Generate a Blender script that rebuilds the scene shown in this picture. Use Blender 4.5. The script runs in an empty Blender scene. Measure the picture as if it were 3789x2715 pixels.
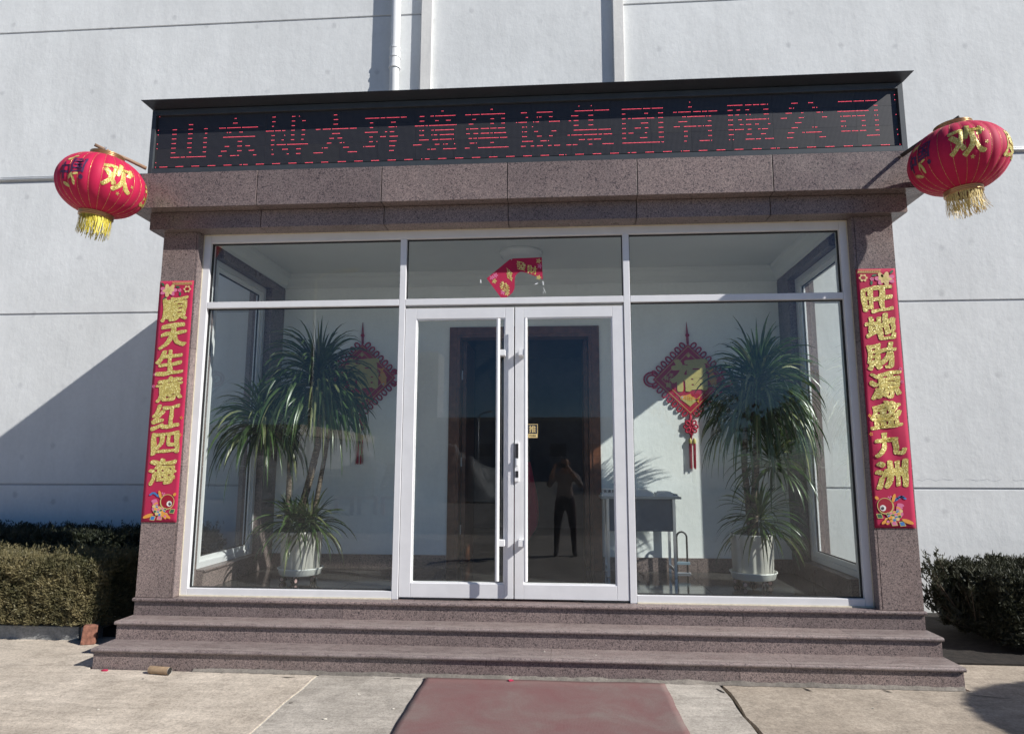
import bpy, bmesh, math, random
import numpy as np
from mathutils import Vector, Matrix, noise as mnoise

rnd = random.Random(7)
nrs = np.random.RandomState(11)
SC = bpy.context.scene
COL = SC.collection

# ------------------------------------------------------------------ camera
F_PX, IMG_W = 2478.18, 3789.0
YAW, PITCH, ROLL = 0.0727, 0.1444, 0.0023
CAM = Vector((0.3825, -5.4186, 1.5221))
fwd = Vector((-math.sin(YAW) * math.cos(PITCH), math.cos(YAW) * math.cos(PITCH), math.sin(PITCH)))
rgt = Vector((math.cos(YAW), math.sin(YAW), 0))
upv = rgt.cross(fwd)
r2 = rgt * math.cos(ROLL) + upv * math.sin(ROLL)
u2 = -rgt * math.sin(ROLL) + upv * math.cos(ROLL)
cam_d = bpy.data.cameras.new('camera')
cam_d.sensor_fit = 'HORIZONTAL'; cam_d.sensor_width = 36.0
cam_d.lens = 36.0 * F_PX / IMG_W
cam_d.clip_start = 0.08; cam_d.clip_end = 2000
cam = bpy.data.objects.new('camera', cam_d); COL.objects.link(cam)
cam.matrix_world = Matrix(((r2.x, u2.x, -fwd.x, CAM.x), (r2.y, u2.y, -fwd.y, CAM.y), (r2.z, u2.z, -fwd.z, CAM.z), (0, 0, 0, 1)))
SC.camera = cam

# ------------------------------------------------------------------ light
SUN = Vector((-2.23, 1.0, -1.70)).normalized()          # direction the light travels
elev = math.asin(-SUN.z)
azim = math.atan2(-SUN.x, -SUN.y)                        # clockwise from +Y
w = bpy.data.worlds.new('World'); SC.world = w; w.use_nodes = True
wn = w.node_tree
for n in list(wn.nodes): wn.nodes.remove(n)
sky = wn.nodes.new('ShaderNodeTexSky'); sky.sky_type = 'NISHITA'; sky.sun_disc = False
sky.sun_elevation = elev; sky.sun_rotation = azim
sky.air_density = 1.0; sky.dust_density = 0.0; sky.ozone_density = 10.0
bg = wn.nodes.new('ShaderNodeBackground'); bg.inputs['Strength'].default_value = 0.058
wo = wn.nodes.new('ShaderNodeOutputWorld')
wn.links.new(sky.outputs[0], bg.inputs[0]); wn.links.new(bg.outputs[0], wo.inputs[0])
sd = bpy.data.lights.new('sun', 'SUN'); sd.energy = 5.0; sd.angle = math.radians(0.53); sd.color = (1.0, 0.965, 0.915)
so = bpy.data.objects.new('sun', sd); COL.objects.link(so)
so.rotation_euler = SUN.to_track_quat('-Z', 'Y').to_euler()
so.location = (20, -12, 15)
SC.view_settings.view_transform = 'Standard'; SC.view_settings.look = 'None'
SC.view_settings.exposure = 0.34; SC.view_settings.gamma = 1.0; SC.view_settings.use_curve_mapping = False
SC.render.engine = 'CYCLES'
SC.cycles.use_denoising = True
SC.cycles.max_bounces = 8; SC.cycles.transparent_max_bounces = 16
SC.cycles.sample_clamp_indirect = 4.0

# ------------------------------------------------------------------ helpers: objects
def tag(o, label=None, cat=None, group=None, kind=None):
    if label: o['label'] = label
    if cat: o['category'] = cat
    if group: o['group'] = group
    if kind: o['kind'] = kind
    return o

def empty(name, loc, label, cat, group=None, kind=None):
    o = bpy.data.objects.new(name, None); COL.objects.link(o)
    o.location = loc; o.empty_display_size = 0.1
    return tag(o, label, cat, group, kind)

def attach(o, parent):
    if parent is None: return
    o.parent = parent
    if parent.type == 'EMPTY':
        o.matrix_parent_inverse = Matrix.Translation(parent.location).inverted()

def copy_tree(root, loc, label=None):
    r = root.copy(); COL.objects.link(r); r.location = loc
    if label: r['label'] = label
    for ch in root.children:
        c = ch.copy(); COL.objects.link(c); c.parent = r
        for g in ch.children:
            d = g.copy(); COL.objects.link(d); d.parent = c
    return r

class MB:
    def __init__(s): s.v = []; s.f = []; s.mi = []; s.m = 0
    def add(s, vs, fs):
        o = len(s.v); s.v += [tuple(p) for p in vs]
        for f in fs: s.f.append(tuple(i + o for i in f)); s.mi.append(s.m)
        return s
    def box(s, x0, x1, y0, y1, z0, z1):
        return s.add([(x0,y0,z0),(x1,y0,z0),(x1,y1,z0),(x0,y1,z0),(x0,y0,z1),(x1,y0,z1),(x1,y1,z1),(x0,y1,z1)],
              [(0,3,2,1),(4,5,6,7),(0,1,5,4),(1,2,6,5),(2,3,7,6),(3,0,4,7)])
    def obox(s, c, ax, ay, az):      # oriented box: centre and three half-axis vectors
        c = Vector(c); ax = Vector(ax); ay = Vector(ay); az = Vector(az)
        P = [c + ax*i + ay*j + az*k for k in (-1,1) for j in (-1,1) for i in (-1,1)]
        return s.add(P, [(0,2,3,1),(4,5,7,6),(0,1,5,4),(1,3,7,5),(3,2,6,7),(2,0,4,6)])
    def tube(s, path, rad, n=10, caps=True):
        path = [Vector(p) for p in path]; k = len(path)
        if not hasattr(rad, '__len__'): rad = [rad] * k
        vs = []; fs = []
        prev = None
        for i, p in enumerate(path):
            t = (path[min(i+1, k-1)] - path[max(i-1, 0)]).normalized()
            if prev is None:
                a = Vector((0,0,1)) if abs(t.z) < .9 else Vector((1,0,0))
                e1 = t.cross(a).normalized()
            else:
                e1 = (prev - t * prev.dot(t)).normalized()
            prev = e1; e2 = t.cross(e1)
            for j in range(n):
                a = 2*math.pi*j/n
                vs.append(p + (e1*math.cos(a) + e2*math.sin(a)) * rad[i])
        for i in range(k-1):
            for j in range(n):
                a = i*n+j; b = i*n+(j+1) % n
                fs.append((a, b, b+n, a+n))
        if caps:
            fs.append(tuple(range(n-1, -1, -1))); fs.append(tuple(range((k-1)*n, k*n)))
        return s.add(vs, fs)
    def lathe(s, prof, c, n=32, rf=None, closed=False):
        vs = []; fs = []; k = len(prof)
        for r, z in prof:
            for j in range(n):
                a = 2*math.pi*j/n; rr = r * (rf(a, z) if rf else 1)
                vs.append((c[0]+rr*math.cos(a), c[1]+rr*math.sin(a), c[2]+z))
        for i in range(k-1):
            for j in range(n):
                a = i*n+j; b = i*n+(j+1) % n
                fs.append((a, b, b+n, a+n))
        if closed:
            fs.append(tuple(range(n-1, -1, -1))); fs.append(tuple(range((k-1)*n, k*n)))
        return s.add(vs, fs)
    def poly(s, pts, mp, off=0.0):       # flat print: polygon in (u,v) mapped by mp
        return s.add([mp(u, v, off) for u, v in pts], [tuple(range(len(pts)))])
    def ell(s, mp, cu, cv, ru, rv, rot=0, off=0.0, n=20, a0=0, a1=2*math.pi):
        full = abs(a1-a0-2*math.pi) < 1e-6
        m = n if full else n+1
        c, sn = math.cos(rot), math.sin(rot); pts = []
        for i in range(m):
            a = a0 + (a1-a0)*i/n; x = ru*math.cos(a); y = rv*math.sin(a)
            pts.append((cu + x*c - y*sn, cv + x*sn + y*c))
        return s.poly(pts, mp, off)
    def build(s, name, mats, parent=None, smooth=False, bevel=0.0, kind=None):
        me = bpy.data.meshes.new(name); me.from_pydata(s.v, [], s.f)
        if not isinstance(mats, (list, tuple)): mats = [mats]
        for m in mats: me.materials.append(m)
        if len(mats) > 1: me.polygons.foreach_set('material_index', s.mi)
        if smooth: me.polygons.foreach_set('use_smooth', [True]*len(s.f))
        me.update()
        o = bpy.data.objects.new(name, me); COL.objects.link(o)
        attach(o, parent)
        if bevel:
            b = o.modifiers.new('bevel', 'BEVEL'); b.width = bevel; b.segments = 2; b.limit_method = 'ANGLE'; b.angle_limit = math.radians(40)
        if kind: o['kind'] = kind
        return o

def box(name, dims, mat, parent=None, bevel=0.0):
    return MB().box(*dims).build(name, mat, parent, bevel=bevel)

# ------------------------------------------------------------------ helpers: text
_gc = {}
def glyph(ch, bold=0.0, sub=0):
    key = (ch, bold, sub)
    if key in _gc: return _gc[key]
    c = bpy.data.curves.new('glyph_tmp', 'FONT'); c.body = ch; c.size = 1.0; c.offset = bold; c.resolution_u = 4
    o = bpy.data.objects.new('glyph_tmp', c); COL.objects.link(o)
    bpy.context.view_layer.update()
    me = bpy.data.meshes.new_from_object(o.evaluated_get(bpy.context.evaluated_depsgraph_get()))
    if sub:
        bm = bmesh.new(); bm.from_mesh(me)
        bmesh.ops.triangulate(bm, faces=bm.faces[:])
        for _ in range(sub): bmesh.ops.subdivide_edges(bm, edges=[e for e in bm.edges if e.calc_length() > 0.06], cuts=1)
        bm.to_mesh(me); bm.free()
    vs = [(v.co.x - 0.5, v.co.y - 0.38) for v in me.vertices]
    fs = [tuple(p.vertices) for p in me.polygons]
    bpy.data.objects.remove(o); bpy.data.curves.remove(c); bpy.data.meshes.remove(me)
    _gc[key] = (vs, fs); return _gc[key]

def text_w(txt): return None
def put_glyph(mb, ch, mp, cu, cv, su, sv, bold=0.0, off=0.0, brush=0.0, seed=0, shear=0.0, sub=0):
    vs, fs = glyph(ch, 0.0, sub)
    xs = [v[0] for v in vs]; ys = [v[1] for v in vs]
    cx = (min(xs)+max(xs))/2; cy = (min(ys)+max(ys))/2
    hw = (max(xs)-min(xs)) or 1; hh = (max(ys)-min(ys)) or 1
    # a fat brush: the glyph is laid down several times, each a hair above the last
    dirs = [(0, 0)] if bold <= 0 else [(0, 0)] + [(math.cos(a)*bold*1.15, math.sin(a)*bold*0.85) for a in np.arange(8)*math.pi/4+0.3]
    for k, (dx, dy) in enumerate(dirs):
        out = []
        for x, y in vs:
            x = (x-cx)/hw + dx; y = (y-cy)/hh + dy
            if brush:
                n1 = mnoise.noise(Vector((x*2.6+seed*7.3, y*2.6, seed*1.7))); n2 = mnoise.noise(Vector((x*2.6, y*2.6+seed*5.1, 9+seed)))
                x += brush*n1*1.2; y += brush*n2*1.2
            y += shear*x
            out.append(mp(cu + x*su*(1-bold*1.2), cv + y*sv*(1-bold*1.2), off + 0.00012*k))
        mb.add(out, fs)

# ------------------------------------------------------------------ helpers: materials
def new_mat(name):
    m = bpy.data.materials.new(name); m.use_nodes = True
    nt = m.node_tree; b = nt.nodes['Principled BSDF']; return m, nt, b
def N(nt, t, **kw):
    n = nt.nodes.new(t)
    for k, v in kw.items(): setattr(n, k, v)
    return n
def setin(n, **kw):
    for k, v in kw.items(): n.inputs[k.replace('_', ' ')].default_value = v
def coords(nt, scale=(1,1,1)):
    tc = N(nt, 'ShaderNodeTexCoord'); mp = N(nt, 'ShaderNodeMapping'); mp.inputs['Scale'].default_value = scale
    nt.links.new(tc.outputs['Object'], mp.inputs['Vector']); return mp.outputs['Vector']
def noise(nt, vec, scale, detail=4, rough=0.6, dist=0.0):
    n = N(nt, 'ShaderNodeTexNoise'); setin(n, Scale=scale, Detail=detail, Roughness=rough, Distortion=dist)
    nt.links.new(vec, n.inputs['Vector']); return n.outputs['Fac']
def ramp(nt, fac, stops, interp='LINEAR'):
    r = N(nt, 'ShaderNodeValToRGB'); cr = r.color_ramp; cr.interpolation = interp
    while len(cr.elements) < len(stops): cr.elements.new(0.5)
    for e, (p, c) in zip(cr.elements, stops):
        e.position = p; e.color = (c[0], c[1], c[2], 1) if hasattr(c, '__len__') else (c, c, c, 1)
    nt.links.new(fac, r.inputs['Fac']); return r.outputs['Color']
def mixc(nt, fac, a, b, mode='MIX'):
    n = N(nt, 'ShaderNodeMix', data_type='RGBA', blend_type=mode)
    if isinstance(fac, (int, float)): n.inputs[0].default_value = fac
    else: nt.links.new(fac, n.inputs[0])
    for i, x in ((6, a), (7, b)):
        if hasattr(x, 'is_linked') or hasattr(x, 'links'): nt.links.new(x, n.inputs[i])
        else: n.inputs[i].default_value = (x[0], x[1], x[2], 1)
    return n.outputs[2]
def math_(nt, op, a, b=None, clamp=False):
    n = N(nt, 'ShaderNodeMath', operation=op, use_clamp=clamp)
    for i, x in ((0, a), (1, b)):
        if x is None: continue
        if isinstance(x, (int, float)): n.inputs[i].default_value = x
        else: nt.links.new(x, n.inputs[i])
    return n.outputs[0]
def bump(nt, b, h, strength=0.2, dist=0.01):
    n = N(nt, 'ShaderNodeBump'); setin(n, Strength=strength, Distance=dist)
    nt.links.new(h, n.inputs['Height']); nt.links.new(n.outputs[0], b.inputs['Normal'])

def plain(name, col, rough=0.5, metal=0.0, var=0.06, vscale=8, bmp=0.0, spec=0.5, coat=0.0):
    m, nt, b = new_mat(name)
    v = coords(nt); f = noise(nt, v, vscale, 5)
    lo = tuple(max(0, c*(1-var*2)) for c in col); hi = tuple(min(1, c*(1+var*2)) for c in col)
    nt.links.new(ramp(nt, f, [(0.25, lo), (0.75, hi)]), b.inputs['Base Color'])
    setin(b, Roughness=rough, Metallic=metal)
    b.inputs['Specular IOR Level'].default_value = spec
    b.inputs['Coat Weight'].default_value = coat
    if bmp: bump(nt, b, noise(nt, v, vscale*6, 4), bmp, 0.004)
    return m

def granite(name, rough=0.28, dark=(0.016,0.014,0.017), mid=(0.132,0.104,0.100), lite=(0.40,0.315,0.29), scale=78, dust=0.0):
    m, nt, b = new_mat(name)
    v = coords(nt)
    f = noise(nt, v, scale, 2.5, 0.65, 0.7)
    c = ramp(nt, f, [(0.30, dark), (0.44, mid), (0.53, lite), (0.60, mid), (0.72, dark)])
    vo = N(nt, 'ShaderNodeTexVoronoi'); setin(vo, Scale=scale*1.5); nt.links.new(v, vo.inputs['Vector'])
    c = mixc(nt, 0.30, c, ramp(nt, vo.outputs['Color'], [(0.15, (0.028,0.026,0.03)), (0.45, (0.10,0.078,0.078)), (0.8, (0.23,0.185,0.18))]))
    big = ramp(nt, noise(nt, v, 1.7, 3), [(0.3, 0.86), (0.7, 1.12)])
    c = mixc(nt, 1.0, c, big, 'MULTIPLY')
    oi = N(nt, 'ShaderNodeObjectInfo'); c = mixc(nt, 1.0, c, ramp(nt, oi.outputs['Random'], [(0.0, (0.80, 0.79, 0.80)), (1.0, (1.16, 1.13, 1.10))]), 'MULTIPLY')
    stn = ramp(nt, noise(nt, coords(nt, (5, 5, 0.7)), 1.3, 6, 0.7), [(0.52, 0.0), (0.75, 0.30)])
    c = mixc(nt, stn, c, (0.20, 0.17, 0.16))
    if dust:
        df = ramp(nt, noise(nt, coords(nt, (1, 3, 1)), 6, 6, 0.7), [(0.35, 0.0), (0.75, 1.0)])
        c = mixc(nt, math_(nt, 'MULTIPLY', df, dust), c, (0.33, 0.28, 0.26))
    nt.links.new(c, b.inputs['Base Color'])
    nt.links.new(ramp(nt, noise(nt, v, 5, 5), [(0.3, rough*0.8), (0.7, min(1, rough*1.5))]), b.inputs['Roughness'])
    bump(nt, b, f, 0.04, 0.002)
    return m

def wall_mat(name, base=(0.722, 0.738, 0.735), dots=True, stain=0.65):
    m, nt, b = new_mat(name)
    v = coords(nt)
    f1 = noise(nt, v, 0.9, 6, 0.65); f2 = noise(nt, coords(nt, (1.2, 1, 0.16)), 4.5, 5, 0.6); f3 = noise(nt, v, 26, 4)
    c = ramp(nt, f1, [(0.25, tuple(x*0.90 for x in base)), (0.7, tuple(min(1, x*1.05) for x in base))])
    c = mixc(nt, 1.0, c, ramp(nt, f2, [(0.30, 1-0.10*stain), (0.6, 1.0)]), 'MULTIPLY')
    c = mixc(nt, 1.0, c, ramp(nt, f3, [(0.3, 0.965), (0.7, 1.02)]), 'MULTIPLY')
    if dots:
        vo = N(nt, 'ShaderNodeTexVoronoi', voronoi_dimensions='2D'); setin(vo, Scale=1.0, Randomness=0.62)
        sx = N(nt, 'ShaderNodeSeparateXYZ'); nt.links.new(v, sx.inputs[0])
        cb = N(nt, 'ShaderNodeCombineXYZ'); nt.links.new(math_(nt, 'MULTIPLY', sx.outputs[0], 1.45), cb.inputs[0]); nt.links.new(math_(nt, 'MULTIPLY', sx.outputs[2], 1.35), cb.inputs[1])
        nt.links.new(cb.outputs[0], vo.inputs['Vector'])
        wob = math_(nt, 'ADD', vo.outputs['Distance'], math_(nt, 'MULTIPLY', math_(nt, 'SUBTRACT', f3, 0.5), 0.05))
        d = ramp(nt, wob, [(0.022, 1.0), (0.062, 0.0)])
        keep = ramp(nt, vo.outputs['Color'], [(0.2, 0.15), (0.6, 0.8)])
        c = mixc(nt, math_(nt, 'MULTIPLY', math_(nt, 'MULTIPLY', d, keep), 0.48), c, (0.36, 0.37, 0.38))
    nt.links.new(c, b.inputs['Base Color']); setin(b, Roughness=0.85)
    b.inputs['Specular IOR Level'].default_value = 0.25
    h = math_(nt, 'ADD', noise(nt, v, 7, 6, 0.65), math_(nt, 'MULTIPLY', noise(nt, coords(nt, (1, 1, 0.35)), 22, 3), 0.35))
    bump(nt, b, h, 0.32, 0.012)
    return m

def concrete(name, a, bcol, streak_rot=0.0, streak=0.35):
    m, nt, b = new_mat(name)
    v = coords(nt)
    f = noise(nt, v, 1.1, 7, 0.65); g = noise(nt, v, 60, 5, 0.7)
    mp = N(nt, 'ShaderNodeMapping'); mp.inputs['Rotation'].default_value = (0, 0, streak_rot); mp.inputs['Scale'].default_value = (0.9, 6.0, 1)
    tc = N(nt, 'ShaderNodeTexCoord'); nt.links.new(tc.outputs['Object'], mp.inputs['Vector'])
    s = noise(nt, mp.outputs[0], 1.6, 7, 0.68, 1.3)
    c = ramp(nt, f, [(0.3, a), (0.68, bcol)])
    c = mixc(nt, 1.0, c, ramp(nt, s, [(0.32, 1-streak), (0.62, 1.06)]), 'MULTIPLY')
    c = mixc(nt, 1.0, c, ramp(nt, noise(nt, v, 4.5, 6, 0.7, 0.6), [(0.30, 0.80), (0.52, 1.0), (0.72, 1.13)]), 'MULTIPLY')
    c = mixc(nt, 1.0, c, ramp(nt, g, [(0.3, 0.66), (0.52, 1.0), (0.70, 1.14)]), 'MULTIPLY')
    c = mixc(nt, 1.0, c, ramp(nt, noise(nt, v, 22, 6, 0.75), [(0.30, 0.78), (0.55, 1.02), (0.75, 1.12)]), 'MULTIPLY')
    bl = ramp(nt, noise(nt, v, 0.8, 5, 0.6, 1.0), [(0.60, 0.0), (0.75, 0.20)]); c = mixc(nt, bl, c, (0.20, 0.18, 0.15))
    sp = ramp(nt, noise(nt, v, 190, 2), [(0.60, 0.0), (0.68, 1.0)])
    c = mixc(nt, math_(nt, 'MULTIPLY', sp, 0.55), c, (0.10, 0.09, 0.08))
    nt.links.new(c, b.inputs['Base Color']); setin(b, Roughness=0.9); b.inputs['Specular IOR Level'].default_value = 0.25
    bump(nt, b, math_(nt, 'ADD', g, math_(nt, 'MULTIPLY', s, 0.6)), 0.35, 0.006)
    return m

def glass_mat(name, tint=(0.972, 0.992, 0.985), gain=1.65, dirt=0.016):
    m = bpy.data.materials.new(name); m.use_nodes = True; nt = m.node_tree
    for n in list(nt.nodes): nt.nodes.remove(n)
    out = N(nt, 'ShaderNodeOutputMaterial'); mix = N(nt, 'ShaderNodeMixShader'); tr = N(nt, 'ShaderNodeBsdfTransparent'); gl = N(nt, 'ShaderNodeBsdfGlossy')
    tr.inputs['Color'].default_value = (*tint, 1); gl.inputs['Roughness'].default_value = 0.006; gl.inputs['Color'].default_value = (0.95, 0.97, 1, 1)
    fr = N(nt, 'ShaderNodeFresnel'); fr.inputs['IOR'].default_value = 1.5
    ge = N(nt, 'ShaderNodeNewGeometry')
    front = math_(nt, 'SUBTRACT', 1.0, ge.outputs['Backfacing'])
    fac = math_(nt, 'MULTIPLY', math_(nt, 'MULTIPLY', fr.outputs[0], gain, True), front)
    nt.links.new(fac, mix.inputs[0]); nt.links.new(tr.outputs[0], mix.inputs[1]); nt.links.new(gl.outputs[0], mix.inputs[2])
    # thin film of dust on the pane
    df = N(nt, 'ShaderNodeBsdfDiffuse'); df.inputs['Color'].default_value = (0.55, 0.56, 0.57, 1)
    v = coords(nt); dn = noise(nt, v, 3.0, 6, 0.7); sp = noise(nt, v, 75, 2)
    dm = math_(nt, 'ADD', math_(nt, 'MULTIPLY', ramp(nt, dn, [(0.35, 0.2), (0.75, 1.0)]), dirt), math_(nt, 'MULTIPLY', ramp(nt, sp, [(0.74, 0.0), (0.80, 1.0)]), dirt*2.5))
    dm = math_(nt, 'MULTIPLY', dm, front)
    mix2 = N(nt, 'ShaderNodeMixShader'); nt.links.new(dm, mix2.inputs[0]); nt.links.new(mix.outputs[0], mix2.inputs[1]); nt.links.new(df.outputs[0], mix2.inputs[2])
    nt.links.new(mix2.outputs[0], out.inputs[0])
    return m

def gold_mat(name, col=(0.62, 0.49, 0.13), sparkle=True):
    m, nt, b = new_mat(name)
    v = coords(nt)
    vo = N(nt, 'ShaderNodeTexVoronoi'); setin(vo, Scale=170.0); nt.links.new(v, vo.inputs['Vector'])
    c = ramp(nt, vo.outputs['Color'], [(0.1, tuple(x*0.72 for x in col)), (0.6, col), (0.92, (0.95, 0.88, 0.42))])
    nt.links.new(c, b.inputs['Base Color']); setin(b, Metallic=0.15 if sparkle else 0.6, Roughness=0.38)
    if sparkle:
        nm = N(nt, 'ShaderNodeVectorMath', operation='SUBTRACT'); nt.links.new(vo.outputs['Color'], nm.inputs[0]); nm.inputs[1].default_value = (0.5, 0.5, 0.5)
        sc = N(nt, 'ShaderNodeVectorMath', operation='SCALE'); nt.links.new(nm.outputs[0], sc.inputs[0]); sc.inputs['Scale'].default_value = 0.35
        ge = N(nt, 'ShaderNodeNewGeometry'); ad = N(nt, 'ShaderNodeVectorMath', operation='ADD'); nt.links.new(ge.outputs['Normal'], ad.inputs[0]); nt.links.new(sc.outputs[0], ad.inputs[1])
        no = N(nt, 'ShaderNodeVectorMath', operation='NORMALIZE'); nt.links.new(ad.outputs[0], no.inputs[0]); nt.links.new(no.outputs[0], b.inputs['Normal'])
    return m

def cloth(name, col, rough=0.75, weave=220, sheen=0.3):
    m, nt, b = new_mat(name)
    v = coords(nt); f = noise(nt, v, 5, 5)
    nt.links.new(ramp(nt, f, [(0.3, tuple(x*0.88 for x in col)), (0.7, tuple(min(1, x*1.1) for x in col))]), b.inputs['Base Color'])
    setin(b, Roughness=rough); b.inputs['Sheen Weight'].default_value = sheen; b.inputs['Sheen Tint'].default_value = (1, 0.4, 0.45, 1)
    b.inputs['Specular IOR Level'].default_value = 0.3
    bump(nt, b, noise(nt, v, weave, 2), 0.15, 0.002)
    return m

def leaf_mat(name, a, c, rough=0.45, trans=0.25, scale=9):
    m, nt, b = new_mat(name)
    v = coords(nt); f = noise(nt, v, scale, 3)
    colr = ramp(nt, f, [(0.3, a), (0.7, c)])
    nt.links.new(colr, b.inputs['Base Color']); setin(b, Roughness=rough)
    out = nt.nodes['Material Output']; tl = N(nt, 'ShaderNodeBsdfTranslucent'); nt.links.new(colr, tl.inputs['Color'])
    mx = N(nt, 'ShaderNodeMixShader'); mx.inputs[0].default_value = trans
    nt.links.new(b.outputs[0], mx.inputs[1]); nt.links.new(tl.outputs[0], mx.inputs[2]); nt.links.new(mx.outputs[0], out.inputs[0])
    return m

M = {}
M['granite'] = granite('polished_granite', 0.30)
M['granite_step'] = granite('step_granite', 0.34, dust=0.0)
M['granite_tread'] = granite('tread_granite', 0.42, dust=0.75)
M['groove_dust'] = plain('groove_dust', (0.40, 0.34, 0.31), 0.9)
M['grout'] = plain('dark_joint', (0.022, 0.022, 0.026), 0.8)
M['wall'] = wall_mat('white_render_wall')
M['wall_rib'] = wall_mat('white_render_rib', (0.76, 0.75, 0.72), False, 1.6)
M['groove'] = plain('grey_joint', (0.43, 0.44, 0.46), 0.85)
M['inwall'] = wall_mat('interior_white_paint', (0.92, 0.94, 0.92), False, 0.3)
M['ceiling'] = plain('ceiling_paint', (0.74, 0.76, 0.74), 0.8, var=0.02, vscale=2)
M['alu'] = plain('silver_aluminium', (0.74, 0.74, 0.75), 0.42, 0.12, var=0.03, vscale=5)
M['alu_bright'] = plain('bright_aluminium', (0.86, 0.86, 0.855), 0.34, 0.1, var=0.02)
M['gasket'] = plain('black_gasket', (0.012, 0.012, 0.014), 0.6)
M['sealant'] = plain('cream_sealant', (0.72, 0.66, 0.52), 0.8, var=0.08, vscale=30, bmp=0.2)
M['glass'] = glass_mat('window_glass')
M['steel'] = plain('brushed_steel', (0.72, 0.72, 0.73), 0.28, 0.8, var=0.03)
M['sign_metal'] = plain('sign_casing', (0.055, 0.064, 0.072), 0.45, 0.2, var=0.08)
M['visor'] = plain('visor_sheet', (0.05, 0.06, 0.072), 0.4, 0.3, var=0.06)
M['red_cloth'] = cloth('red_velvet', (0.42, 0.014, 0.066))
M['red_lantern'] = cloth('red_lantern_silk', (0.47, 0.008, 0.060), 0.66, 260, 0.15)
M['red_knot'] = cloth('red_cord', (0.40, 0.010, 0.045), 0.6)
M['gold'] = gold_mat('gold_glitter')
M['gold_thread'] = gold_mat('gold_thread', (0.55, 0.32, 0.08), False)
M['gold_ring'] = plain('gold_ring', (0.46, 0.27, 0.13), 0.32, 0.75, var=0.1)
M['tassel_y'] = plain('yellow_fringe', (0.66, 0.55, 0.07), 0.5, 0.1, var=0.15, vscale=60)
M['tassel_f'] = plain('faded_fringe', (0.70, 0.54, 0.20), 0.6, 0.0, var=0.2, vscale=60)
M['bamboo'] = plain('bamboo_pole', (0.27, 0.17, 0.11), 0.6, var=0.15, vscale=25)
M['pole_dark'] = plain('dark_pole', (0.050, 0.042, 0.038), 0.5, var=0.15, vscale=25)
M['pot'] = plain('white_plastic_pot', (0.56, 0.54, 0.49), 0.32, var=0.03)
M['tray'] = plain('white_plastic_tray', (0.74, 0.74, 0.70), 0.3, var=0.02)
M['black'] = plain('black_rubber', (0.018, 0.018, 0.02), 0.5)
M['pinkwheel'] = plain('caster_rim', (0.55, 0.36, 0.34), 0.4)
M['soil'] = plain('dark_soil', (0.018, 0.014, 0.011), 0.95, var=0.45, vscale=18, bmp=1.0)
M['leaf'] = leaf_mat('dracaena_leaf', (0.022, 0.055, 0.016), (0.082, 0.128, 0.038), 0.30, 0.2)
M['leaf_pale'] = leaf_mat('dracaena_leaf_edge', (0.17, 0.20, 0.08), (0.26, 0.27, 0.12), 0.35, 0.25)
def mat_trunk():
    m, nt, b = new_mat('ringed_trunk')
    f = noise(nt, coords(nt, (1, 1, 3.2)), 30, 4, 0.6, 0.8)
    nt.links.new(ramp(nt, f, [(0.36, (0.035, 0.025, 0.018)), (0.50, (0.12, 0.088, 0.062)), (0.66, (0.30, 0.24, 0.18))]), b.inputs['Base Color']); setin(b, Roughness=0.85)
    bump(nt, b, f, 0.8, 0.01); return m
M['trunk'] = mat_trunk()
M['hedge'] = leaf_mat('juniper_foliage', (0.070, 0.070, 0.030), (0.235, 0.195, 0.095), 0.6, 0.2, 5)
M['hedge_shade'] = leaf_mat('shaded_juniper_foliage', (0.022, 0.028, 0.014), (0.070, 0.070, 0.040), 0.6, 0.15, 5)  # same juniper, with the hedges' shade put into a darker foliage colour
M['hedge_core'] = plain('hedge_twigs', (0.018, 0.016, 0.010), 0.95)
M['twig'] = plain('dry_twig', (0.13, 0.10, 0.07), 0.9)
M['slab_left'] = concrete('tan_swept_concrete', (0.47, 0.405, 0.33), (0.63, 0.555, 0.465), 0.28, 0.20)
M['slab_mid'] = concrete('grey_worn_concrete', (0.36, 0.325, 0.28), (0.53, 0.485, 0.425), 0.1, 0.20)
M['slab_right'] = concrete('tan_worn_concrete', (0.34, 0.285, 0.225), (0.47, 0.405, 0.33), -0.9, 0.14)
M['mortar'] = concrete('grey_mortar', (0.15, 0.135, 0.12), (0.25, 0.225, 0.195), 0, 0.1)
M['ground'] = concrete('yard_ground', (0.22, 0.21, 0.19), (0.32, 0.30, 0.27), 0.4, 0.2)
M['crack'] = plain('crack_dirt', (0.018, 0.016, 0.014), 0.95)
M['crack_pale'] = plain('crack_filler', (0.62, 0.58, 0.50), 0.95, var=0.15, vscale=30)
M['kerb'] = concrete('kerb_concrete', (0.24, 0.25, 0.25), (0.34, 0.34, 0.33), 0, 0.15)
M['brick'] = plain('red_brick', (0.24, 0.105, 0.07), 0.9, var=0.25, vscale=30, bmp=0.6)
M['card'] = plain('brown_cardboard', (0.33, 0.23, 0.14), 0.85, var=0.2, vscale=20)
M['wood'] = plain('brown_door_wood', (0.13, 0.050, 0.026), 0.35, var=0.25, vscale=14)
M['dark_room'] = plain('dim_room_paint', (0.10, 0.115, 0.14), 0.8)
M['tile'] = plain('dark_floor_tile', (0.060, 0.058, 0.056), 0.09, var=0.25, vscale=7)
M['desk_top'] = plain('desk_top', (0.42, 0.44, 0.44), 0.4)
M['desk_panel'] = plain('desk_panel', (0.11, 0.135, 0.17), 0.5)
M['white_pl'] = plain('white_plastic', (0.75, 0.76, 0.76), 0.35, var=0.02)
M['paper'] = plain('white_paper', (0.72, 0.74, 0.75), 0.6, var=0.05)
M['ink'] = plain('black_ink', (0.02, 0.02, 0.02), 0.6)
M['blue_grip'] = plain('blue_grey_plastic', (0.20, 0.27, 0.33), 0.4)
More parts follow.
